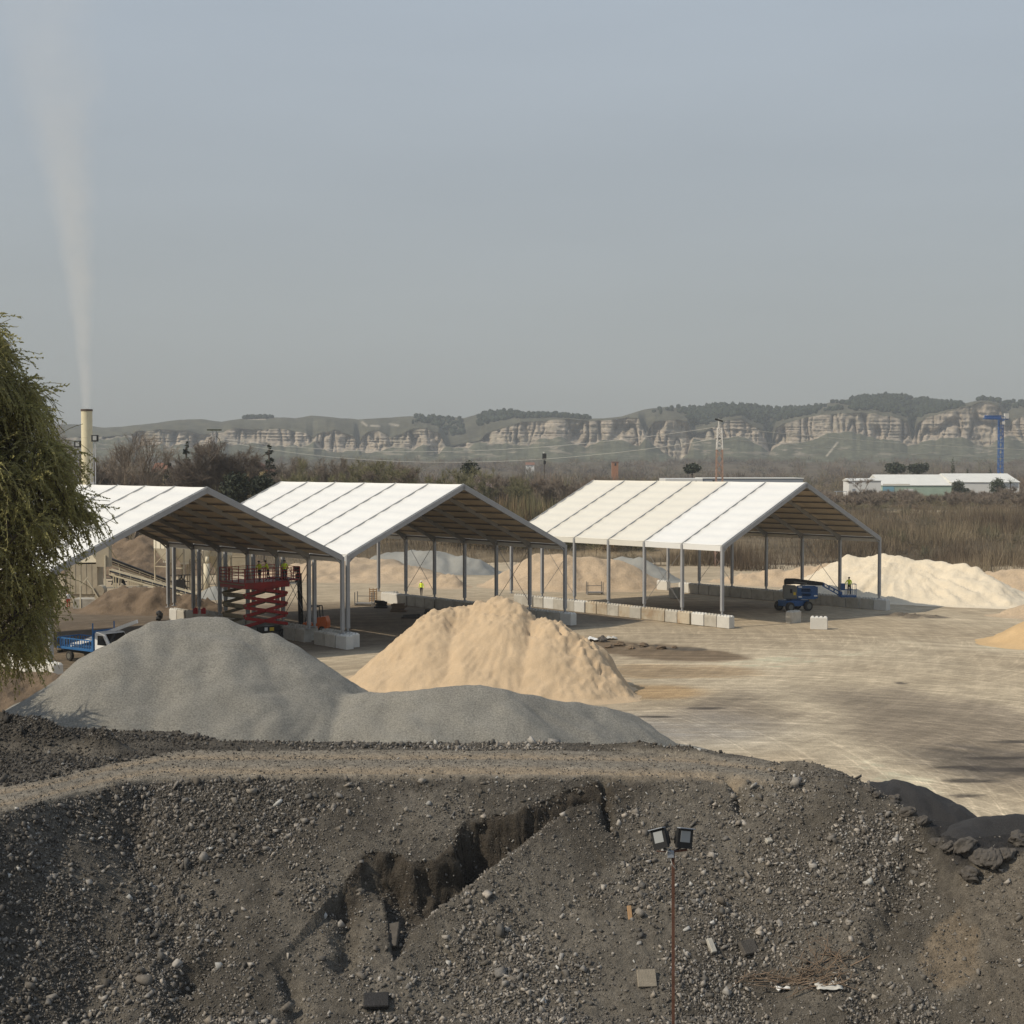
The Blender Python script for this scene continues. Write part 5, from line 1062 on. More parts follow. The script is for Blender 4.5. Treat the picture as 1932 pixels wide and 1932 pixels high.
bp = [bush_tree(k % 2, 90 + k) for k in range(4)]; spots = []
for i in range(70):
    u = rr2.uniform(1500, 2010); Y = rr2.uniform(382, 530)
    if 1745 < u < 1800 and Y < 430: continue
    x = (u - 966) / FO * Y; k = rr2.randrange(4); spots.append((x, Y, rr2.uniform(.9, 1.5), rr2.random() * 6.28, k, SL_[k % 2]))
copies(bp, spots, 'bushes of the scrub belt below the warehouse')
# masses nobody could count: reeds on the bank, the scrub and the far wood
def blades(x, y, z, h, w, lean, col, n=None):
    n = len(x); a = rng.random(n) * 6.28; ln = lean * rng.normal(size=n); b2 = rng.random(n) * 6.28
    p = np.stack([x, y, z], -1); s = np.stack([np.cos(a), np.sin(a), np.zeros(n)], -1) * w[:, None]
    t = p + np.stack([np.cos(b2) * ln * h, np.sin(b2) * ln * h, h], -1)
    V = np.stack([p - s, p + s, t], 1).reshape(-1, 3); return V, np.arange(3 * n).reshape(-1, 3), np.repeat(col, 3, axis=0)
def pal(n, cols, spread=.2, key=None):
    cols = np.array(cols); i = rng.integers(0, len(cols), n) if key is None else np.clip((key * len(cols)).astype(int), 0, len(cols) - 1); return cols[i] * rng.uniform(1 - spread, 1 + spread, (n, 1))
n = 300000; y = 196 + 179 * rng.random(n) ** 1.25; x = rng.uniform(-.34, .46, n) * y; d = fbm(x * .07, y * .09, 3, 201) + .35
k = (rng.random(n) < np.clip(d * 1.9, .12, 1) * np.where(x < 24, .55 * sstep(228, 244, y) + .08, 1)) & ~((y < 214) & ((x < 32) | (x < 60) & (y < 204))); x, y = x[k], y[k]; z = np.maximum(terr(x, y), 0)
key = np.clip(.5 + .9 * fbm(x * .05, y * .06, 3, 203) + .25 * rng.normal(size=len(x)), 0, .999)
reedh = rng.uniform(1.2, 3.6, len(x)) * np.clip(.75 + fbm(x * .12, y * .1, 2, 204), .4, 1.4)
rv = blades(x, y, z - .1, reedh, rng.uniform(.018, .045, len(x)), .34, pal(len(x), [(.105, .08, .058), (.125, .097, .07), (.155, .12, .083), (.20, .16, .108), (.24, .195, .13)], .25, key))
o = np_obj('reed_bed', *rv[:2], M['veg'], col=rv[2]); tag(o, 'tan dry reeds and twigs covering the bank behind the piles', 'reeds', kind='stuff')
def clumps(n, area, hr, wr, cols, nb, seed, tw=.05, key=True, vtop=None):
    r = np.random.default_rng(seed); Y = area[2] + (area[3] - area[2]) * r.random(n) ** area[4]; u = r.uniform(area[0], area[1], n); X = (u - 966) / FO * Y; Z = terr(X, Y)
    ok = ~((u > 1235) & (u < 1535) & (Y < 425)) & ~((u > 1470) & (Y < 660) & (hr[1] > 4)); u, Y, X, Z = u[ok], Y[ok], X[ok], Z[ok]; n = len(u); h = r.uniform(*hr, n) * (1 + .35 * fbm(X * .01, Y * .01, 2, seed)); wd = r.uniform(*wr, n); ck = np.clip(.5 + .8 * fbm(X * .012, Y * .006, 3, seed + 1) + .15 * r.normal(size=n), 0, .999); cc = pal(n, cols, .12, ck)
    d = r.normal(size=(n, nb, 3)); d[..., 2] = np.abs(d[..., 2]); d /= np.linalg.norm(d, axis=2)[..., None]; rad = r.random((n, nb, 1)) ** .35
    tip = d * rad * np.stack([wd / 2, wd / 2, h], -1)[:, None, :]; base_ = tip * np.stack([np.full(n, .72)] * 2 + [np.full(n, .62)], -1)[:, None, :] * r.uniform(.5, 1.1, (n, nb, 1)); 
    s = np.cross(tip - base_, r.normal(size=(n, nb, 3))); s /= np.linalg.norm(s, axis=2)[..., None] + 1e-6; s *= (tw * h)[:, None, None]
    o3 = np.stack([X, Y, Z], -1)[:, None, :]; V = np.stack([base_ - s + o3, base_ + s + o3, tip + o3], 2).reshape(-1, 3)
    return V, np.arange(n * nb * 3).reshape(-1, 3), np.repeat(cc, nb * 3, axis=0) * np.repeat(r.uniform(.75, 1.25, (n * nb, 1)), 3, axis=0)
BR = [(.13, .105, .08), (.16, .125, .095), (.19, .14, .10), (.17, .15, .09), (.20, .16, .105), (.14, .125, .085)]
v1_ = clumps(700, (840, 1300, 236, 330, 1.0), (3.0, 9.0), (3, 7.5), [(.13, .11, .075), (.18, .13, .085), (.22, .16, .095), (.18, .165, .09), (.11, .10, .065)], 230, 301, .007)
o = np_obj('scrub_thicket', *v1_[:2], M['veg'], col=v1_[2]); tag(o, 'brown and orange scrub thicket between the middle and right sheds', 'scrub', kind='stuff')
va = clumps(1500, (-80, 2010, 345, 900, 1.4), (5, 10), (6, 11), BR, 160, 302, .009); vb = clumps(1500, (-80, 2010, 850, 2350, 1.0), (7, 13), (14, 30), [tuple(c * .9 for c in q) for q in BR], 95, 303, .018); vc = clumps(260, (-80, 1560, 300, 420, 1.0), (4, 8), (5, 9), BR, 210, 304, .008); vd = clumps(420, (1480, 2010, 385, 545, 1.0), (1.6, 3.2), (4, 7), BR, 190, 305, .011)
ve = clumps(330, (1150, 2010, 222, 372, 1.0), (1.2, 3.4), (2, 5), [(.13, .115, .085), (.15, .135, .09), (.17, .14, .10), (.125, .125, .08), (.10, .09, .07)], 190, 306, .009)
def cat_(*a):
    off = 0; F_ = []
    for v in a: F_.append(v[1] + off); off += len(v[0])
    return np.concatenate([v[0] for v in a]), np.concatenate(F_), np.concatenate([v[2] for v in a])
vv = cat_(va, vb, vc, vd, ve); o = np_obj('woodland', *vv[:2], M['veg'], col=vv[2]); tag(o, 'far leafless brown woodland filling the valley below the cliffs', 'woodland', kind='stuff')
# pines on the hill tops
us_, vt_a, v1_a = HILLS_UV; V = []; F_ = []; iv, if_ = _ico(); off = 0; PC = []
for (u0, u1, n, f0, f1) in [(905, 1112, 330, .4, 1.0), (781, 875, 110, .3, 1.0), (461, 515, 60, .95, 1.0), (1296, 1540, 800, .2, 1.0), (1610, 1812, 1000, .15, 1.0), (1845, 2000, 90, .55, 1.0), (1230, 1300, 14, .4, 1.0), (1540, 1612, 30, .2, .9)]:
    for i in range(n):
        u = rng.uniform(u0, u1); j = int((u - us_[0]) / 2.2); t = rng.uniform(f0, f1); i0 = min(nA + nB + int(t * nC), len(rowsV) - 1)
        p = np.array([HX[i0, j], HYr[i0, j], HZ[i0, j]]); hgt = rng.uniform(6, 12); wd = rng.uniform(3.5, 6)
        V.append(iv * (1 + rng.uniform(-.3, .3, (12, 1))) * np.array([wd, wd, hgt * .55]) + p + np.array([rng.uniform(-6, 6), rng.uniform(-15, 15), hgt * .35])); F_.append(if_ + off); off += 12; PC.append(np.repeat(pine[None] * rng.uniform(.7, 1.3), 12, 0))
o = np_obj('pine_wood', np.concatenate(V), np.concatenate(F_), M['veg'], col=np.concatenate(PC)); tag(o, 'dark pine wood covering the hill tops above the cliffs', 'pine wood', kind='stuff')
# ---------------------------------------------------------------- far buildings, masts, cables
M['wall_y'] = mat('yellow_render', (.48, .37, .19), rough=.9, var=.1); M['tile'] = mat('terracotta_tile', (.20, .10, .065), rough=.9, var=.2, scale=2); M['brick'] = mat('orange_brick', (.36, .17, .09), rough=.9, var=.15, scale=2)
M['sheet'] = mat('white_sheet_roof', (.66, .65, .60), rough=.5, var=.05, scale=.3); M['greenw'] = mat('pale_green_panel', (.36, .45, .36), rough=.6, var=.08, scale=.4); M['bluew'] = mat('blue_shutter', (.20, .38, .46), rough=.6, var=.06); M['greyw'] = mat('blue_grey_cladding', (.27, .29, .32), rough=.6, var=.04, scale=.3)
M['shade'] = mat('dark_opening', (.03, .03, .03), rough=.8, var=.1)
Yw = 580.0
def X_(u, Y): return (u - 966) / FO * Y
def hip(T, x0, x1, y0, y1, z0, z1, zr, wall_m, roof_m, ribs=0):
    b = MB(); b.box(((x0 + x1) / 2, (y0 + y1) / 2, (z0 + z1) / 2), (x1 - x0, y1 - y0, z1 - z0)); b.build('wall', M[wall_m], T)
    b = MB(); ym = (y0 + y1) / 2; e = .3; b.prism([(y0 - e, z1), (y0 - e, z1 + .15), (ym, zr), (y1 + e, z1 + .15), (y1 + e, z1)], x0 - e, x1 + e, lambda a, c, h: (h, a, c)); 
    for i in range(ribs): xx = x0 + (x1 - x0) * (i + .5) / ribs; b.bar((xx, y0 - e, z1 + .18), (xx, ym, zr + .03), .08, .06)
    b.build('roof', M[roof_m], T)
T = thing('warehouse', 'long white roofed warehouse with green and blue walls, right of the scrub', 'warehouse', (0, 0, 0))
x0, xm, x1 = X_(1665, Yw), X_(1797, Yw), X_(1924, Yw); zb_ = 2.4
hip(T, x0, xm - .05, Yw, Yw + 30, zb_, zat(916, Yw), zat(895, Yw + 15), 'greenw', 'sheet', 22)
hip(T, xm + .05, x1, Yw + .5, Yw + 31, zb_, zat(910, Yw), zat(893, Yw + 15), 'pvc_white', 'sheet', 18)
b = MB(); b.box((x0 + 2.4, Yw - .06, (zb_ + zat(917, Yw)) / 2), (4.6, .1, zat(917, Yw) - zb_ - .4)); b.build('blue_door', M['bluew'], T)
b = MB(); b.box((x0 + 10.6, Yw - .06, zb_ + 1.8), (3.8, .1, 3.2)); b.build('loading_door', M['pvc_white'], T); b = MB(); b.box((x0 + 5.6, Yw - .08, zat(914.5, Yw)), (11, .1, .8)); b.build('fascia', M['pvc_cream'], T)
for xx in (x1 - 12, x1 - 6.5): b = MB(); b.box((xx, Yw + .45, zb_ + 1.4), (1.6, .12, 2.2)); b.build('gate', M['sheet'], T)
b = MB(); b.box((x1 - 3.5, Yw + .4, zat(915, Yw)), (5.5, .2, 1.6)); b.build('window', M['greyw'], T)
T = thing('small_building', 'small plain white building left of the warehouse', 'building', (0, 0, 0)); hip(T, X_(1602, 555), X_(1662, 555), 555, 565, 2.5, zat(907, 555), zat(902, 560), 'pvc_white', 'sheet')
b = MB(); b.box((X_(1611, 555), 554.95, zat(925, 555) - .6), (1.2, .1, 2.4)); b.build('door', M['greyw'], T)
T = thing('lean_to', 'open dark lean-to roof beside the small white building', 'lean-to', (X_(1588, 545), 545, gz(X_(1588, 545), 545)))
b = MB(); b.box((0, 1.5, 2.6), (4.2, 3, .15)); b.build('roof', M['greyw'], T)
for xx in (-1.9, 1.9): b = MB(); b.box((xx, .1, 1.2), (.15, .15, 2.7)); b.build('post', M['galv'], T)
T = thing('flat_roofed_building', 'long flat roofed grey and white building behind the right shed', 'building', (0, 0, 0)); Yb = 400.0
zt_ = zat(903, Yb); b = MB(); b.box(((X_(1325, Yb) + X_(1515, Yb)) / 2, Yb + 8, zt_ / 2 + 1), (X_(1515, Yb) - X_(1325, Yb), 16, zt_ - 2)); b.build('wall', M['greyw'], T)
b = MB(); b.box(((X_(1255, Yb) + X_(1325, Yb)) / 2 - .02, Yb + 7.5, zt_ / 2 + 1), (X_(1325, Yb) - X_(1255, Yb), 17, zt_ - 1.9)); b.build('white_wing', M['pvc_white'], T)
b = MB(); b.box(((X_(1325, Yb) + X_(1515, Yb)) / 2 + .1, Yb + 8, zt_ + .12), (X_(1515, Yb) - X_(1325, Yb) + .2, 16.3, .24)); b.build('roof_edge', M['sheet'], T)
b = MB(); b.box((X_(1312, Yb), Yb - 1.2, zt_ - .8), (.5, .3, .4)); b.box((X_(1346, Yb), Yb - .2, zt_ - .6), (.5, .3, .4)); b.build('wall_lamp', M['shade'], T)
def house(label, u0, u1, Y, vr, ve, wall_m, rz_gable=False):
    x0, x1 = X_(u0, Y), X_(u1, Y); T = thing('house', label, 'house', ((x0 + x1) / 2, Y, 0)); w_ = x1 - x0; ze, zr = zat(ve, Y), zat(vr, Y)
    b = MB(); b.box((0, 4, ze / 2), (w_, 8, ze)); b.build('wall', M[wall_m], T)
    b = MB()
    if rz_gable: b.prism([(-w_ / 2 - .5, ze), (0, zr - .25), (w_ / 2 + .5, ze)], -.02, 7.98, lambda a, c, h: (a, h, c)); b.build('gable', M[wall_m], T); b = MB(); b.bar((-w_ / 2 - .7, 4, ze), (0, 4, zr), 8.6, .22); b.bar((0, 4, zr), (w_ / 2 + .7, 4, ze), 8.6, .22)
    else: b.prism([(-.6, ze), (4, zr), (8.6, ze)], -w_ / 2 - .4, w_ / 2 + .4, lambda a, c, h: (h, a, c))
    b.build('roof', M['tile'], T)
    for xx in (-w_ / 4, w_ / 4): b = MB(); b.box((xx, -.02, ze - 1.6), (.6, .08, 1.1)); b.build('window', M['shade'], T)
house('cream house with terracotta tile roof between bare trees', 288, 309, 300, 873, 891, 'wall_y')
house('yellow gabled house half hidden behind the slim cypress', 458, 500, 290, 873, 889, 'wall_y', True)
house('tiny white house far out on the valley floor', 992, 1008, 1500, 872, 877, 'pvc_white')
T = thing('brick_tower', 'small square orange brick tower among far brown trees', 'tower', (X_(1160, 1000), 1000, 0)); b = MB(); b.box((0, 0, zat(872, 1000) / 2), (4.4, 4.4, zat(872, 1000))); b.build('shaft', M['brick'], T); b = MB(); b.box((0, 0, zat(871.5, 1000)), (4.9, 4.9, .5)); b.build('cap', M['tile'], T); b = MB(); b.box((.2, -2.25, zat(876, 1000)), (1.2, .1, 1.8)); b.build('opening', M['shade'], T)
def lattice(b, x, y, z0, z1, w0, w1, n, t=.1):
    f = lambda z: w0 + (w1 - w0) * (z - z0) / (z1 - z0); c = [(-1, -1), (1, -1), (1, 1), (-1, 1)]
    for sx, sy in c: b.bar((x + sx * w0 / 2, y + sy * w0 / 2, z0), (x + sx * w1 / 2, y + sy * w1 / 2, z1), t)
    for i in range(n):
        a, e = z0 + (z1 - z0) * i / n, z0 + (z1 - z0) * (i + 1) / n; wa, we = f(a) / 2, f(e) / 2
        for k in range(4):
            p, q = c[k], c[(k + 1) % 4]
            if i % 2: p, q = q, p
            b.bar((x + p[0] * wa, y + p[1] * wa, a), (x + q[0] * we, y + q[1] * we, e), t * .7)
M['mast_w'] = mat('white_mast_paint', (.68, .65, .60), rough=.5, var=.06); M['mast_r'] = mat('faded_red_mast_paint', (.34, .23, .18), rough=.6, var=.25, scale=2); M['crane'] = mat('blue_crane_paint', (.04, .13, .36), rough=.5, var=.12, scale=1)
Ym = 215.0; q = at(1357, Ym); zt_ = zat(800, Ym); zm = zat(848, Ym)
T = thing('lattice_mast', 'red and white lattice power mast rising behind the right shed', 'mast', (q.x, Ym, q.z)); zt_ -= q.z; zm -= q.z
b = MB(); lattice(b, 0, 0, 0, zm - .02, 1.25, .85, 12, .13); b.build('lower_lattice', M['mast_r'], T); b = MB(); lattice(b, 0, 0, zm, zt_ - .6, .85, .6, 6, .12); b.bar((-.1, 0, zt_ - .6), (-.15, 0, zt_ + .5), .16); b.build('upper_lattice', M['mast_w'], T)
b = MB(); b.bar((-.65, 0, zt_ + .75), (.5, 0, zt_ + .40), .22); b.bar((-.6, 0, zm + 1.6), (.6, 0, zm + 1.6), .1); b.build('crossarm', M['shade'], T)
MASTTOP = Vector((q.x, Ym, q.z))
Yq = 275.0; q = at(405, Yq); zt_ = zat(811, Yq) - q.z
T = thing('steel_pylon', 'pale steel power pylon with flat top platform among bare trees', 'pylon', q)
b = MB(); lattice(b, 0, 0, 0, zt_ - .2, 1.3, .7, 14, .09); b.build('lattice', M['galv'], T); b = MB(); b.box((0, 0, zt_), (2.6, 1.0, .22)); b.build('platform', M['cypress'], T); b = MB(); b.bar((-1.5, 0, zt_ - 4.2), (1.5, 0, zt_ - 4.2), .12)
for sx in (-1, 1): b.tube([(sx * .4, 0, zt_ - 1.2), (sx * 1.0, 0, zt_ - 1.8), (sx * 1.3, 0, zt_ - 3.0), (sx * 1.4, 0, zt_ - 4.4)], .06, 6)
b.build('crossarm', M['shade'], T)
Yi = 420.0; q = at(1027, Yi); T = thing('transformer_pole', 'thin pole carrying a dark transformer above the brown scrub', 'pole', q); zz_ = zat(858, Yi) - q.z
b = MB(); b.bar((0, 0, 0), (0, 0, zz_ + .6), .22); b.build('pole', M['bark'], T); b = MB(); b.box((0, -.3, zz_ - .5), (1.2, .8, 1.8)); b.box((.1, -.3, zz_ - 2.2), (.7, .6, 1.0)); b.build('transformer', M['shade'], T, bevel=.05); b = MB(); b.box((-.2, -.3, zz_ + .65), (.4, .4, .4)); b.build('insulator', M['mast_w'], T)
def cable(label, a, c, vmid, group='power cables'):
    """hanging wire between two points given as (u, v, depth); vmid is how low it hangs at mid span"""
    A_, B_ = P(*a), P(*c); mid = (A_ + B_) / 2; um = 966 + FO * mid.x / mid.y; sag = (A_.z + B_.z) / 2 - zat(vmid, mid.y); pts = []
    for i in range(25): t = i / 24; p = A_.lerp(B_, t); p.z -= 4 * sag * t * (1 - t); pts.append(p)
    b = MB(); b.tube(pts, .035, 4); tag(b.build('power_cable', M['wire']), label, 'cable', group)
M['wire'] = mat('pale_wire', (.45, .44, .40), rough=.5, var=.0)
cable('upper power cable sagging from the steel pylon to the lattice mast', (418, 828, 275), (1351, 806, 215), 852); cable('lower power cable sagging from the steel pylon to the lattice mast', (418, 832, 275), (1352, 828, 215), 872)
cable('power cable running left from the steel pylon', (392, 834, 275), (60, 850, 240), 846)
cable('upper power cable running right from the lattice mast', (1363, 806, 215), (2100, 852, 250), 840); cable('lower power cable running right from the lattice mast', (1363, 828, 215), (2100, 872, 250), 858)
# tower crane
Yk = 720.0; q = at(1887, Yk); T = thing('tower_crane', 'blue tower crane with short jib and concrete counterweight above the warehouse', 'crane', q); zt_ = zat(786, Yk) - q.z
b = MB(); lattice(b, 0, 0, 0, zt_ - 1.5, 2.0, 2.0, 20, .30); b.build('tower', M['crane'], T); b = MB(); a_ = Vector((0, 0, zt_ - .5)); jd = Vector((-.82, -.57, 0))
for s in (-.7, .7): b.bar(a_ + Vector((.57 * s, -.82 * s, -.9)), a_ + jd * 13 + Vector((.57 * s, -.82 * s, -.9)), .35)
b.bar(a_ + Vector((0, 0, 1.0)), a_ + jd * 13 + Vector((0, 0, .6)), .35)
for i in range(13): 
    for s in (-.7, .7): b.bar(a_ + jd * i + Vector((.57 * s, -.82 * s, -.9)), a_ + jd * (i + .5) + Vector((0, 0, .95)), .22); b.bar(a_ + jd * (i + .5) + Vector((0, 0, .95)), a_ + jd * (i + 1) + Vector((.57 * s, -.82 * s, -.9)), .22)
b.build('jib', M['crane'], T); b = MB(); b.bar(a_ + Vector((0, 0, -.7)), a_ - jd * 5 + Vector((0, 0, -.7)), 1.4, .4); b.bar(a_ + Vector((0, 0, 1.0)), a_ - jd * 4.5, .3); b.build('counter_jib', M['crane'], T)
b = MB(); b.box(a_ - jd * 4.4 + Vector((0, 0, .9)), (2.0, 1.6, 2.6)); b.build('counterweight', M['conc_w'], T); b = MB(); b.box((.9, -1.2, zt_ - 3.2), (1.2, 1.2, 1.6)); b.build('cabin', M['mast_w'], T)
# ---------------------------------------------------------------- the willow on the left
M['willow'] = mat('olive_willow_leaf', (.36, .33, .125), rough=.75, var=.45, scale=.45, spec=.2); M['wbark'] = mat('willow_bark', (.085, .066, .048), rough=.95, var=.25, scale=3)
M['wtwig'] = mat('yellow_willow_twig', (.23, .20, .085), rough=.85, var=.25, scale=2)
wx, wy = -20.4, 50.0
WT = thing('willow_tree', 'tall weeping willow with olive spring leaves at the left edge', 'tree', (wx, wy, 0)); r = random.Random(77)
LV = []; tws = MB(); lim = MB()
def rmax(z): return .86 * float(np.interp(z, [6, 8.2, 9.5, 11.2, 13.4, 15, 16.5, 18.4, 20.0, 21.5], [1.5, 4.2, 4.6, 5.3, 6.6, 6.0, 5.0, 3.9, 2.5, .4]))
def limb(p, d, ln, rad, lev):
    n = 5; pts = [p]; rs = [rad]
    for i in range(n):
        d = (d + Vector((r.gauss(0, .11), r.gauss(0, .11), r.gauss(.03, .08)))).normalized(); q = p + d * ln / n
        if i > 0 and math.hypot(q.x, q.y) > rmax(q.z) * .9: break
        p = q; pts.append(p); rs.append(rad * (1 - .6 * (i + 1) / n))
    n = len(pts) - 1
    lim.tube(pts, rs, 6 if lev < 2 else 4, cap=False)
    if lev < 3:
        for k in range([6, 5, 4][lev]):
            t = r.uniform(.3, 1); i = min(int(t * n), n - 1); q_ = pts[i].lerp(pts[i + 1], t * n - i); a = Vector((r.gauss(0, 1), r.gauss(0, 1), r.gauss(.15, .6))).normalized()
            limb(q_, (d * .8 + a * .95).normalized(), ln * r.uniform(.45, .7), rad * .45, lev + 1)
    if lev >= 1:
        for k in range([0, 3, 4, 5][lev]):
            t = r.uniform(.2, 1); i = min(int(t * n), n - 1); q_ = pts[i].lerp(pts[i + 1], t * n - i); hang(q_, d, r.uniform(.5, 1.7))
def hang(p, d, L0):
    if r.random() < .12: d2 = Vector((d.x, d.y, abs(d.z) * .5 + .3)); bend = -.12
    else: d2 = Vector((d.x, d.y, d.z * .4 + .15)); bend = -.34
    d = (d2 * .8 + Vector((r.gauss(0, .4), r.gauss(0, .4), r.gauss(0, .25)))).normalized(); n = 6; pts = [p]
    for i in range(n): d = (d + Vector((r.gauss(0, .07), r.gauss(0, .07), bend))).normalized(); p = p + d * L0 / n; pts.append(p)
    tws.tube(pts, [.011] * (n + 1), 3, cap=False)
    m = r.choice([0, 2, 4, 7])
    for i in range(n):
        for k in range(m): LV.append((tuple(pts[i].lerp(pts[i + 1], r.random())), tuple(pts[i + 1] - pts[i])))
for k in range(26):
    t = k / 25; z = 8.4 + 9.0 * t; a = k * 2.4 + r.uniform(-.3, .3); el = .10 + 1.0 * t; limb(Vector((.1 * math.cos(k), .1 * math.sin(k), z)), Vector((math.cos(a) * math.cos(el), math.sin(a) * math.cos(el), math.sin(el))).normalized(), (4.9 - 1.5 * t) + r.uniform(-.5, .5), .15, 0)
for k in range(26):   # long curtains at the skirt
    a = r.random() * 6.28; p = Vector((math.cos(a) * r.uniform(2, 4.6), math.sin(a) * r.uniform(2, 4.6), r.uniform(11.8, 13.6)))
    lim.tube([Vector((0, 0, p.z - 2)), p * .55 + Vector((0, 0, (p.z - .6) * .45)), p], [.07, .05, .02], 5, cap=False)
    for j in range(11): hang(p + Vector((r.gauss(0, .5), r.gauss(0, .5), r.gauss(0, .3))), Vector((math.cos(a), math.sin(a), 0)) * .2, r.uniform(1.4, 3.0))
b = MB(); b.tube([(.3, 0, -.5), (.15, .1, 5), (.1, 0, 11), (.1, .1, 18.5)], [.6, .42, .26, .06], 12); b.build('trunk', M['wbark'], WT, smooth=True); lim.build('limb', M['wbark'], WT); tws.build('twig', M['wtwig'], WT)
A_ = np.array([l[0] for l in LV]); D_ = np.array([l[1] for l in LV]); D_ /= np.linalg.norm(D_, axis=1)[:, None]; k = len(A_); s_ = rng.normal(size=(k, 3)); s_ = np.cross(D_, s_); s_ /= np.linalg.norm(s_, axis=1)[:, None]
ln = rng.uniform(.07, .15, (k, 1)); dirs = D_ * .8 + s_ * .6; wv_ = np.cross(dirs, rng.normal(size=(k, 3))); wv_ /= np.linalg.norm(wv_, axis=1)[:, None]; wv_ *= .027
q4 = np.stack([A_, A_ + dirs * ln * .5 + wv_, A_ + dirs * ln, A_ + dirs * ln * .5 - wv_], 1); np_obj('leaves', q4.reshape(-1, 3), np.arange(4 * k).reshape(-1, 4), M['willow'], WT)
q_ = Vector((-31.5, 64.5, 0)); bare_tree('bare_tree', 'bare tree standing further left behind the weeping willow', q_, 13, 401, 'twig', .6, 4, 4, .14, rad=.3, ntw=26, trunk=.3, forks=3, tw=.05)
wn = M['willow'].node_tree; pb_ = wn.nodes['Principled BSDF']; tr_ = _n(wn, 'ShaderNodeBsdfTranslucent'); src_ = pb_.inputs['Base Color'].links[0].from_socket; wn.links.new(src_, tr_.inputs['Color']); ms_ = _n(wn, 'ShaderNodeMixShader'); ms_.inputs[0].default_value = .45; wn.links.new(pb_.outputs[0], ms_.inputs[1]); wn.links.new(tr_.outputs[0], ms_.inputs[2]); wn.links.new(ms_.outputs[0], wn.nodes['Material Output'].inputs['Surface'])
print('willow leaves', k, len(tws.f), len(lim.f))
# ---------------------------------------------------------------- small things
def chunk(label, name, cat, u, v, sz, m, seed, on='bank', group=None, flat=.7, sink=.25):
    r = np.random.default_rng(seed)
    if on == 'bank': x, y, z = on_face(u, v, bank_h)
    elif callable(on): x, y, z = on_face(u, v, on)
    else: q = G(u, v); x, y, z = q
    iv2, if2 = _ico(); V = iv2[:, None, :]; 
    import bmesh
    bm = bmesh.new(); bmesh.ops.create_icosphere(bm, subdivisions=4, radius=1); W_ = np.array([v.co[:] for v in bm.verts]); q0 = W_ * 1.3 + seed
    W_ = W_ * (1 + .45 * fbm(q0[:, 0] + q0[:, 2], q0[:, 1] - q0[:, 2], 2, seed) + .22 * fbm(q0[:, 0] * 3 + q0[:, 2] * 2, q0[:, 1] * 3 - q0[:, 2], 4, seed + 1))[:, None]; a_ = r.uniform(0, 6.28); c_, s_ = math.cos(a_), math.sin(a_)
    W_ = np.stack([(W_[:, 0] * c_ - W_[:, 1] * s_ * .8) * sz, (W_[:, 0] * s_ + W_[:, 1] * c_ * .8) * sz, W_[:, 2] * sz * flat], -1); b = MB(); b.add([tuple(p) for p in W_], [tuple(v.index for v in f.verts) for f in bm.faces]); bm.free()
    o = b.build(name, m, loc=(x, y, z + sz * flat * (1 - sink * 2) * .5)); return tag(o, label, cat, group)
M['rusty_pole'] = mat('rusty_brown_pole', (.125, .062, .042), rough=.85, var=.25, scale=5, spec=.2)
M['slab'] = mat('tan_stone_slab', (.25, .215, .165), rough=.9, var=.12, scale=6, bump=.02, bscale=20); M['wood'] = mat('split_orange_wood', (.36, .22, .11), rough=.8, var=.2, scale=12, stretch=(1, 1, .2)); M['dead'] = mat('dead_branch', (.20, .145, .10), rough=.9, var=.2, scale=6)
M['plast'] = mat('dirty_white_plastic', (.50, .48, .43), rough=.6, var=.1, scale=8); M['clod'] = mat('asphalt_clod', (.085, .075, .064), rough=.95, var=.25, scale=8, bump=.02, bscale=30)
# floodlight pole
Yl = 27.0; lp = P(1270, 1612, Yl); pb = P(1272.5, 2061, Yl)
T = thing('floodlight_pole', 'rusty pole with two black floodlights in front of the rubble bank', 'floodlight', (lp.x, Yl, 3.1)); hz0 = lp.z - 3.1
b = MB(); b.bar((.02, 0, 0), (0, 0, hz0 + .06), .052, .052); b.build('pole', M['rusty_pole'], T)
b = MB(); b.bar((-.02, -.03, hz0 + .06), (.27, .02, hz0 + .085), .05, .035); b.bar((-.32, -.03, hz0 + .07), (-.02, -.04, hz0 + .06), .018, .018); b.build('crossarm', M['rusty_pole'], T)
b = MB(); b.box((-.05, -.06, hz0 + .02), (.12, .07, .13)); b.build('junction_box', M['greyw'], T, bevel=.008)
b = MB(); b.tube([(-.05, -.09, hz0 + .06), (-.12, -.12, hz0 + .10), (-.15, -.1, hz0 + .02), (-.11, -.1, hz0 + .12), (-.02, -.06, hz0 + .16)], .009, 5); b.tube([(-.06, -.07, hz0 - .05), (-.03, -.08, hz0 - .16), (.02, -.05, hz0 - .24)], .008, 5); b.build('cable', M['plast'], T)
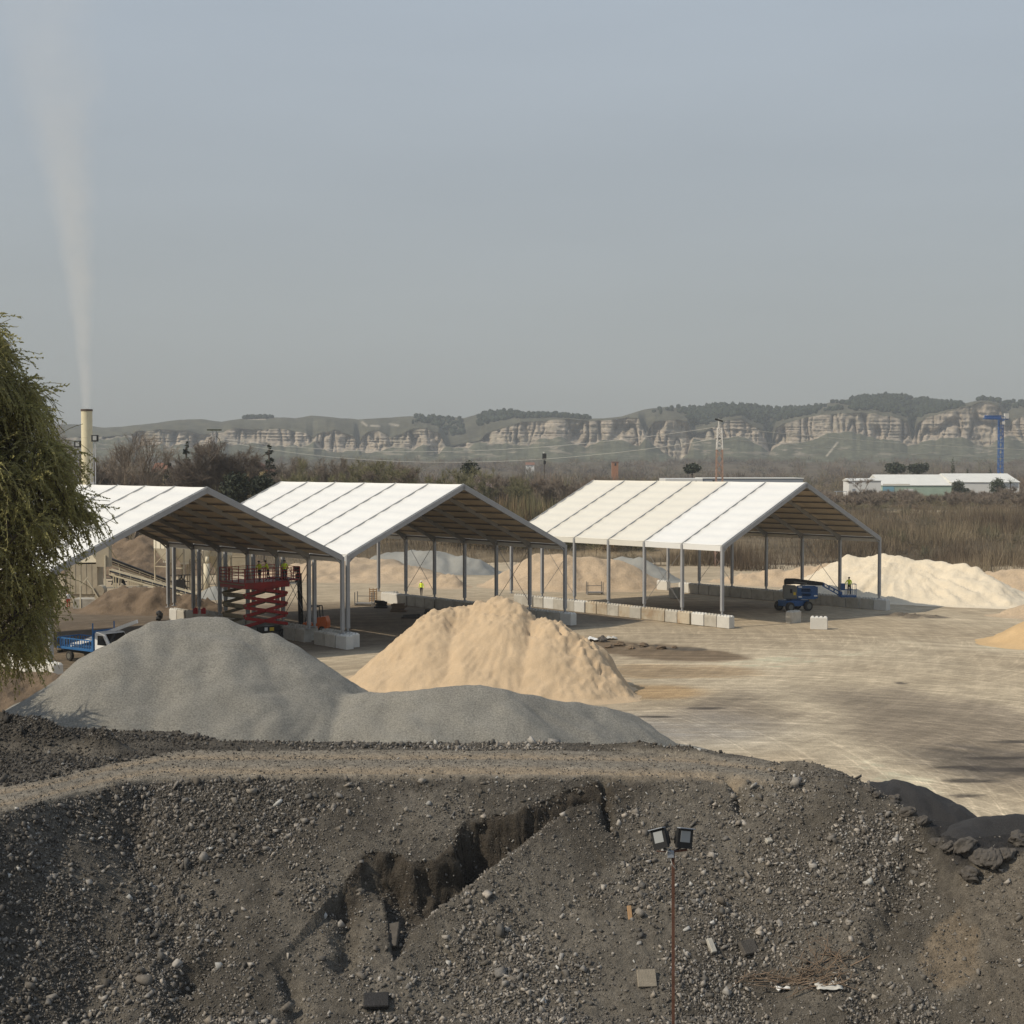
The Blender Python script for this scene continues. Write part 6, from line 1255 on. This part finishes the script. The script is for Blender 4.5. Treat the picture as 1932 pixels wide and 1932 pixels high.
for s, yaw, tilt, cx_, cz_ in ((-1, -.75, -.36, -.24, .30), (1, .50, .20, .20, .31)):
    mx_ = Matrix.Translation((cx_, 0, hz0 + cz_)) @ Matrix.Rotation(yaw, 4, 'Z') @ Matrix.Rotation(tilt, 4, 'Y') @ Matrix.Rotation(-.12, 4, 'X')
    b = MB(); w_, h_ = .175, .185
    b.add([(-w_, -.05, -h_), (w_, -.05, -h_), (w_, -.05, h_), (-w_, -.05, h_), (-w_, 0, -h_), (w_, 0, -h_), (w_, 0, h_), (-w_, 0, h_), (-w_ * .7, .09, -h_ * .7), (w_ * .7, .09, -h_ * .7), (w_ * .7, .09, h_ * .7), (-w_ * .7, .09, h_ * .7)], [(0, 1, 2, 3), (0, 4, 5, 1), (1, 5, 6, 2), (2, 6, 7, 3), (3, 7, 4, 0), (4, 8, 9, 5), (5, 9, 10, 6), (6, 10, 11, 7), (7, 11, 8, 4), (8, 11, 10, 9)])
    for q in range(5): b.box((-.12 + q * .06, .10, 0), (.012, .05, .24))
    o = b.build('floodlight', M['lampbody'], T); o.matrix_local = mx_
    b = MB(); b.box((0, -.052, .035), (.22, .006, .21)); g_ = b.build('lens', M['lens'], o)
    b = MB(); b.box((0, -.06, .19), (.36, .10, .016)); b.build('top_cap', M['greyw'], o)
    b = MB(); b.bar((cx_, .05, hz0 + cz_ - .17), (s * .03, .02, hz0 + .07), .03, .02); b.build('bracket', M['lampbody'], T)
def slab(label, name, cat, u, v, dims, m, rz=0.0, tilt=.55, roll=0.0):
    x, y, z = on_face(u, v, bank_h); b = MB(); b.box((0, 0, 0), dims); o = b.build(name, m, loc=(x, y - .02, z + dims[2] * .6 + .02), bevel=min(dims) * .15); o.rotation_euler = (tilt, roll, rz); return tag(o, label, cat)
slab('flat square tan stone slab left of the floodlight pole', 'stone_slab', 'stone slab', 1220, 1852, (.42, .38, .09), M['slab'], .08, .95)
slab('pale oblong block lying right of the floodlight pole', 'broken_block', 'rubble block', 1342, 1792, (.14, .34, .10), M['conc'], .4, .8)
slab('split orange wooden plank stub standing in the rubble', 'wood_stub', 'wood', 1188, 1726, (.10, .33, .05), M['wood'], .12, 1.0)
slab('pale small broken block on the gravel right of the floodlights', 'broken_block', 'rubble block', 1450, 1592, (.17, .13, .10), M['conc'], .5, .5)
slab('big dark tilted asphalt plate under the scarp', 'asphalt_plate', 'asphalt plate', 737, 1772, (.42, .62, .10), M['clod'], -.35, .75, -.3)
slab('dark asphalt plate lying low near the bottom edge', 'asphalt_plate', 'asphalt plate', 710, 1898, (.55, .36, .14), M['asphalt_mix'], .1, .6)
slab('dark brown rounded slab beside the branch heap', 'stone_slab', 'stone slab', 1412, 1795, (.40, .34, .12), M['clod'], .5, .8)
def branches(label, us_, n, L0, seed, upw):
    r = random.Random(seed); b = MB()
    for i in range(n):
        u, v = us_[i % len(us_)]; x, y, z = on_face(u + r.uniform(-26, 26), v + r.uniform(-12, 12), bank_h); a = r.uniform(-.4, .4) + (0 if r.random() < .5 else math.pi); d = Vector((math.cos(a), math.sin(a) * .3 - .05, upw * r.uniform(-.1, 1))).normalized(); p = Vector((x, y - .02, z + .05)); pts = [p]; L_ = L0 * r.uniform(.4, 1.1)
        for k in range(4): d = (d + Vector((r.gauss(0, .22), r.gauss(0, .15), r.gauss(0, .18)))).normalized(); p = p + d * L_ / 4; p.z = max(p.z, float(bank_h(np.array([p.x]), np.array([p.y]))[0]) + .03); pts.append(p)
        r0 = r.uniform(.008, .016); b.tube(pts, [r0, r0, r0 * .8, r0 * .6, r0 * .35], 5)
        for k in (1, 2, 3):
            q = pts[k] + Vector((r.gauss(0, .12), r.gauss(0, .06), r.uniform(0, .22))); b.tube([pts[k], pts[k].lerp(q, .5) + Vector((0, 0, .02)), q], [r0 * .6, r0 * .5, r0 * .3], 4)
    tag(b.build('branch_heap', M['dead']), label, 'branches')
branches('low heap of long dead branches lying on the rubble', [(1450, 1850), (1480, 1862), (1510, 1858), (1550, 1862)], 26, 1.1, 3, .15); branches('upright tangle of dead brushwood above the branch heap', [(1560, 1815), (1545, 1830), (1580, 1822), (1530, 1840)], 24, .7, 4, 1.2)
def crumple(label, u, v, sz, m, seed, on=None):
    r = np.random.default_rng(seed); n = 9; g = np.linspace(-1, 1, n); X, Y = np.meshgrid(g, g); x, y, z = on_face(u, v, bank_h) if on is None else on
    Z = sz * (.35 + .55 * fbm(X * 2.3 + seed, Y * 2.3, 3, seed)) * (1 - .6 * (X * X + Y * Y) / 2); o = grid_obj('plastic_sheet', X * sz * (1 + .2 * fbm(Y * 3, X * 3, 2, seed + 1)), Y * sz * .8, Z - .05, m, smooth=False); o.location = (x, y, z + .02); md = o.modifiers.new('thick', 'SOLIDIFY'); md.thickness = .01; return tag(o, label, 'plastic')
crumple('small crumpled white plastic sheet below the branch heap', 1478, 1864, .15, M['pvc_white'], 8); crumple('larger dirty crumpled cream sheet right of the branch heap', 1562, 1862, .26, M['plast'], 9)
crumple('white crumpled sack lying on the yard behind the sand pile', 0, 0, .75, M['pvc_white'], 10, tuple(G(1113, 1209))); crumple('grey crumpled sack lying beside the white sack', 0, 0, .55, M['plast'], 12, tuple(G(1152, 1206)))
chunk('dark rounded lump next to the white sack', 'dirt_clod', 'clod', 1136, 1210, .5, M['clod'], 14, 'yard')
for i, (u, v, s) in enumerate([(1150, 1222, .42), (1168, 1218, .5), (1192, 1224, .36), (1215, 1219, .45), (1248, 1224, .4), (1272, 1222, .3)]): chunk(f'brown dirt clod, {ORD[i]} from the left in the churned yard patch', 'dirt_clod', 'clod', u, v, s, M['earth'], 300 + i, 'yard', 'dirt clods in the churned patch', .5)
def pile1(x, y): return np.maximum(bank_h(x, y), -9)
for i, (u, v, s) in enumerate([(1640, 1492, .16), (1656, 1502, .14), (1670, 1498, .13), (1688, 1512, .2), (1704, 1520, .17), (1716, 1536, .2), (1730, 1530, .14), (1742, 1552, .18)]): chunk(f'dark asphalt clod, {ORD[i]} from the left along the rubble crest', 'asphalt_clod', 'clod', u, v, s, M['clod'], 320 + i, 'bank', 'asphalt clods on the crest')
for i, (u, v, s) in enumerate([(1768, 1592, .15), (1790, 1602, .18), (1822, 1604, .30), (1852, 1622, .26), (1868, 1628, .34), (1900, 1618, .24), (1922, 1590, .28), (1828, 1655, .24)]): chunk(f'brown asphalt clod, {ORD[i]} from the left below the jet black pile', 'asphalt_clod', 'clod', u, v, s, M['clod'], 340 + i, 'bank', 'asphalt clods below the jet black pile')
# stillages, timber and tools in the middle shed
def stillage(label, u, v, w_, rz):
    q = G(u, v); T = thing('steel_stillage', label, 'stillage', (q.x, q.y, 0), rz); b = MB(); b.box((0, 0, .22), (w_, 1.2, .10))
    for s in (-1, 1): b.bar((s * w_ / 2, -.6, .05), (s * w_ / 2, .6, .05), .1)
    b.build('base', M['alu_dark'], T)
    for sx in (-1, 1):
        for sy in (-1, 1): b = MB(); b.bar((sx * w_ / 2, sy * .58, 0), (sx * w_ / 2, sy * .58, 1.45), .09); b.build('post', M['alu_dark'], T)
    b = MB(); b.bar((-w_ / 2, .58, .95), (w_ / 2, .58, .95), .07); b.build('rail', M['alu_dark'], T)
stillage('empty grey steel stillage standing behind the right shed', 1122, 1121, 1.8, .1); stillage('empty grey steel stillage on the middle shed floor', 688, 1142, 1.9, -.15)
q = G(703, 1138); b = MB()
for i in range(7): b.box((0, 0, .25 + i * .2), (.85, .05, .10))
for s in (-.4, 0, .4): b.box((s, .06, .85), (.08, .06, 1.5))
tag(b.build('pallet', M['wood'], loc=(q.x, q.y + .6, 0)), 'wooden pallet stood upright behind the grey stillage', 'pallet')
def timber(label, u, v, w_, h, m, seed, n=10):
    q = G(u, v); r = random.Random(seed); b = MB(); b.box((0, 0, .12), (w_, 1.0, .12)); b.box((0, -.35, .03), (w_, .1, .06)); b.box((0, .35, .03), (w_, .1, .06))
    for i in range(n): b.box((r.uniform(-.1, .1) * w_, r.uniform(-.3, .3), .2 + h * r.random()), (w_ * r.uniform(.4, .95), .12, r.uniform(.08, .25)), rz=r.uniform(-.4, .4), ry=r.uniform(-.12, .12))
    tag(b.build('timber_stack', m, loc=(q.x, q.y, 0)), label, 'stack')
timber('dark load on a pallet beside the grey stillage', 719, 1147, 1.4, .65, M['black'], 1); timber('mixed timber and tools stacked on a trolley on the shed floor', 752, 1154, 1.7, .55, M['dead'], 2); timber('flat stack of dark boards lying on the middle shed floor', 775, 1166, 1.8, .12, M['clod'], 3, 5); timber('dark bars lying near the middle shed\'s right wall', 816, 1157, 1.7, .10, M['clod'], 4, 5)
for i, (u, s) in enumerate([(369, 'left'), (384, 'right')]):
    q = G(u, 1158, 1.2); b = MB(); b.box((0, 0, .24), (.42, .3, .48)); b.box((.0, 0, .53), (.2, .08, .10)); b.tube([(.14, 0, .48), (.14, 0, .56)], .05, 8); tag(b.build('jerrycan', M['plastic_red'], loc=(q.x, q.y, 1.2), bevel=.03), f'red plastic jerrycan on the block wall, {s} one of the pair', 'jerrycan')
q = G(301, 1171); iv2, if2 = _ico(); b = MB()
for k in range(4): o_ = Vector((random.uniform(-.12, .12), random.uniform(-.1, .1), .22 + .16 * k)); b.add([o_ + Vector(p) * random.uniform(.26, .36) for p in iv2], [tuple(f) for f in if2])
tag(b.build('bin_bag', M['black'], loc=(q.x, q.y, 0)), 'black rubbish bag leaning against a whitish concrete block', 'bag')
# ---------------------------------------------------------------- light, sky, camera
SUN = Vector((-.913 * .743, -.405 * .743, .669)).normalized()
EL = math.asin(SUN.z); AZ = math.atan2(SUN.x, SUN.y)
w = bpy.data.worlds.new('World'); SC.world = w; w.use_nodes = True
nt = w.node_tree; L = nt.links.new
bg = nt.nodes['Background']
sky = _n(nt, 'ShaderNodeTexSky', sky_type='NISHITA'); sky.sun_disc = False; sky.sun_elevation = EL; sky.sun_rotation = AZ
sky.air_density = 1.0; sky.dust_density = 4.0; sky.ozone_density = 1.0; sky.altitude = 500
tc = _n(nt, 'ShaderNodeTexCoord'); sx = _n(nt, 'ShaderNodeSeparateXYZ'); L(tc.outputs['Generated'], sx.inputs[0])
rp = _n(nt, 'ShaderNodeValToRGB'); L(sx.outputs['Z'], rp.inputs['Fac'])
cr = rp.color_ramp; cr.elements[0].position = 0.0; cr.elements[0].color = (*SKY0, 1); cr.elements[1].position = .34; cr.elements[1].color = (*SKY2, 1)
e = cr.elements.new(.12); e.color = (*SKY1, 1); e = cr.elements.new(1.0); e.color = (*SKY3, 1)
# thin high veil of cloud
mp = _n(nt, 'ShaderNodeMapping'); mp.inputs['Scale'].default_value = (1.2, 1.0, 7.0); mp.inputs['Rotation'].default_value = (0, R(-9), 0); L(tc.outputs['Generated'], mp.inputs[0])
nz = _n(nt, 'ShaderNodeTexNoise'); nz.inputs['Scale'].default_value = 1.6; nz.inputs['Detail'].default_value = 5; L(mp.outputs[0], nz.inputs['Vector'])
mr = _n(nt, 'ShaderNodeMapRange'); mr.inputs['From Min'].default_value = .35; mr.inputs['From Max'].default_value = .75; mr.inputs['To Min'].default_value = .97; mr.inputs['To Max'].default_value = 1.07; L(nz.outputs['Fac'], mr.inputs['Value'])
vs = _n(nt, 'ShaderNodeVectorMath', operation='SCALE'); L(rp.outputs['Color'], vs.inputs[0]); L(mr.outputs['Result'], vs.inputs['Scale'])
mx = _n(nt, 'ShaderNodeMix', data_type='RGBA'); mx.inputs[0].default_value = SKYMIX; L(sky.outputs['Color'], mx.inputs[6]); L(vs.outputs[0], mx.inputs[7])
L(mx.outputs[2], bg.inputs['Color']); bg.inputs['Strength'].default_value = .1
sl = bpy.data.lights.new('sun', 'SUN'); sl.energy = SUNE; sl.angle = R(.6); sl.color = (1.0, .90, .74)
so = bpy.data.objects.new('sun', sl); so.rotation_euler = SUN.to_track_quat('Z', 'Y').to_euler(); so.location = (-60, -30, 80); COL.objects.link(so)
# haze: one closed box of air round everything
hz = bpy.data.materials.new('haze_air'); hz.use_nodes = True; nt = hz.node_tree
nt.nodes.remove(nt.nodes['Principled BSDF']); pv = _n(nt, 'ShaderNodeVolumePrincipled')
pv.inputs['Color'].default_value = (*HAZEC, 1); pv.inputs['Density'].default_value = HAZED; pv.inputs['Anisotropy'].default_value = .0
nt.links.new(pv.outputs['Volume'], nt.nodes['Material Output'].inputs['Volume'])
hb_ = MB(); hb_.box((0, 1700, 124), (4200, 3700, 256)); ho = hb_.build('haze', hz); tag(ho, kind='stuff')
cam = bpy.data.cameras.new('camera'); cam.sensor_width = 36; cam.lens = 36 * FO / 1932; cam.clip_end = 9000; cam.clip_start = .2
co = bpy.data.objects.new('camera', cam); co.location = (0, 0, EYE); co.rotation_euler = (math.pi / 2 - PITCH, 0, 0); COL.objects.link(co); SC.camera = co
SC.view_settings.view_transform = 'Standard'; SC.view_settings.look = 'None'; SC.view_settings.gamma = 1; SC.view_settings.exposure = EXPO
SC.cycles.max_bounces = 6; SC.cycles.diffuse_bounces = 3; SC.cycles.glossy_bounces = 2; SC.cycles.transmission_bounces = 2; SC.cycles.volume_bounces = 1; SC.cycles.transparent_max_bounces = 6
SC.cycles.volume_step_rate = 1.0; SC.cycles.volume_max_steps = 64
SC.cycles.use_denoising = True
SC.cycles.caustics_reflective = False; SC.cycles.caustics_refractive = False
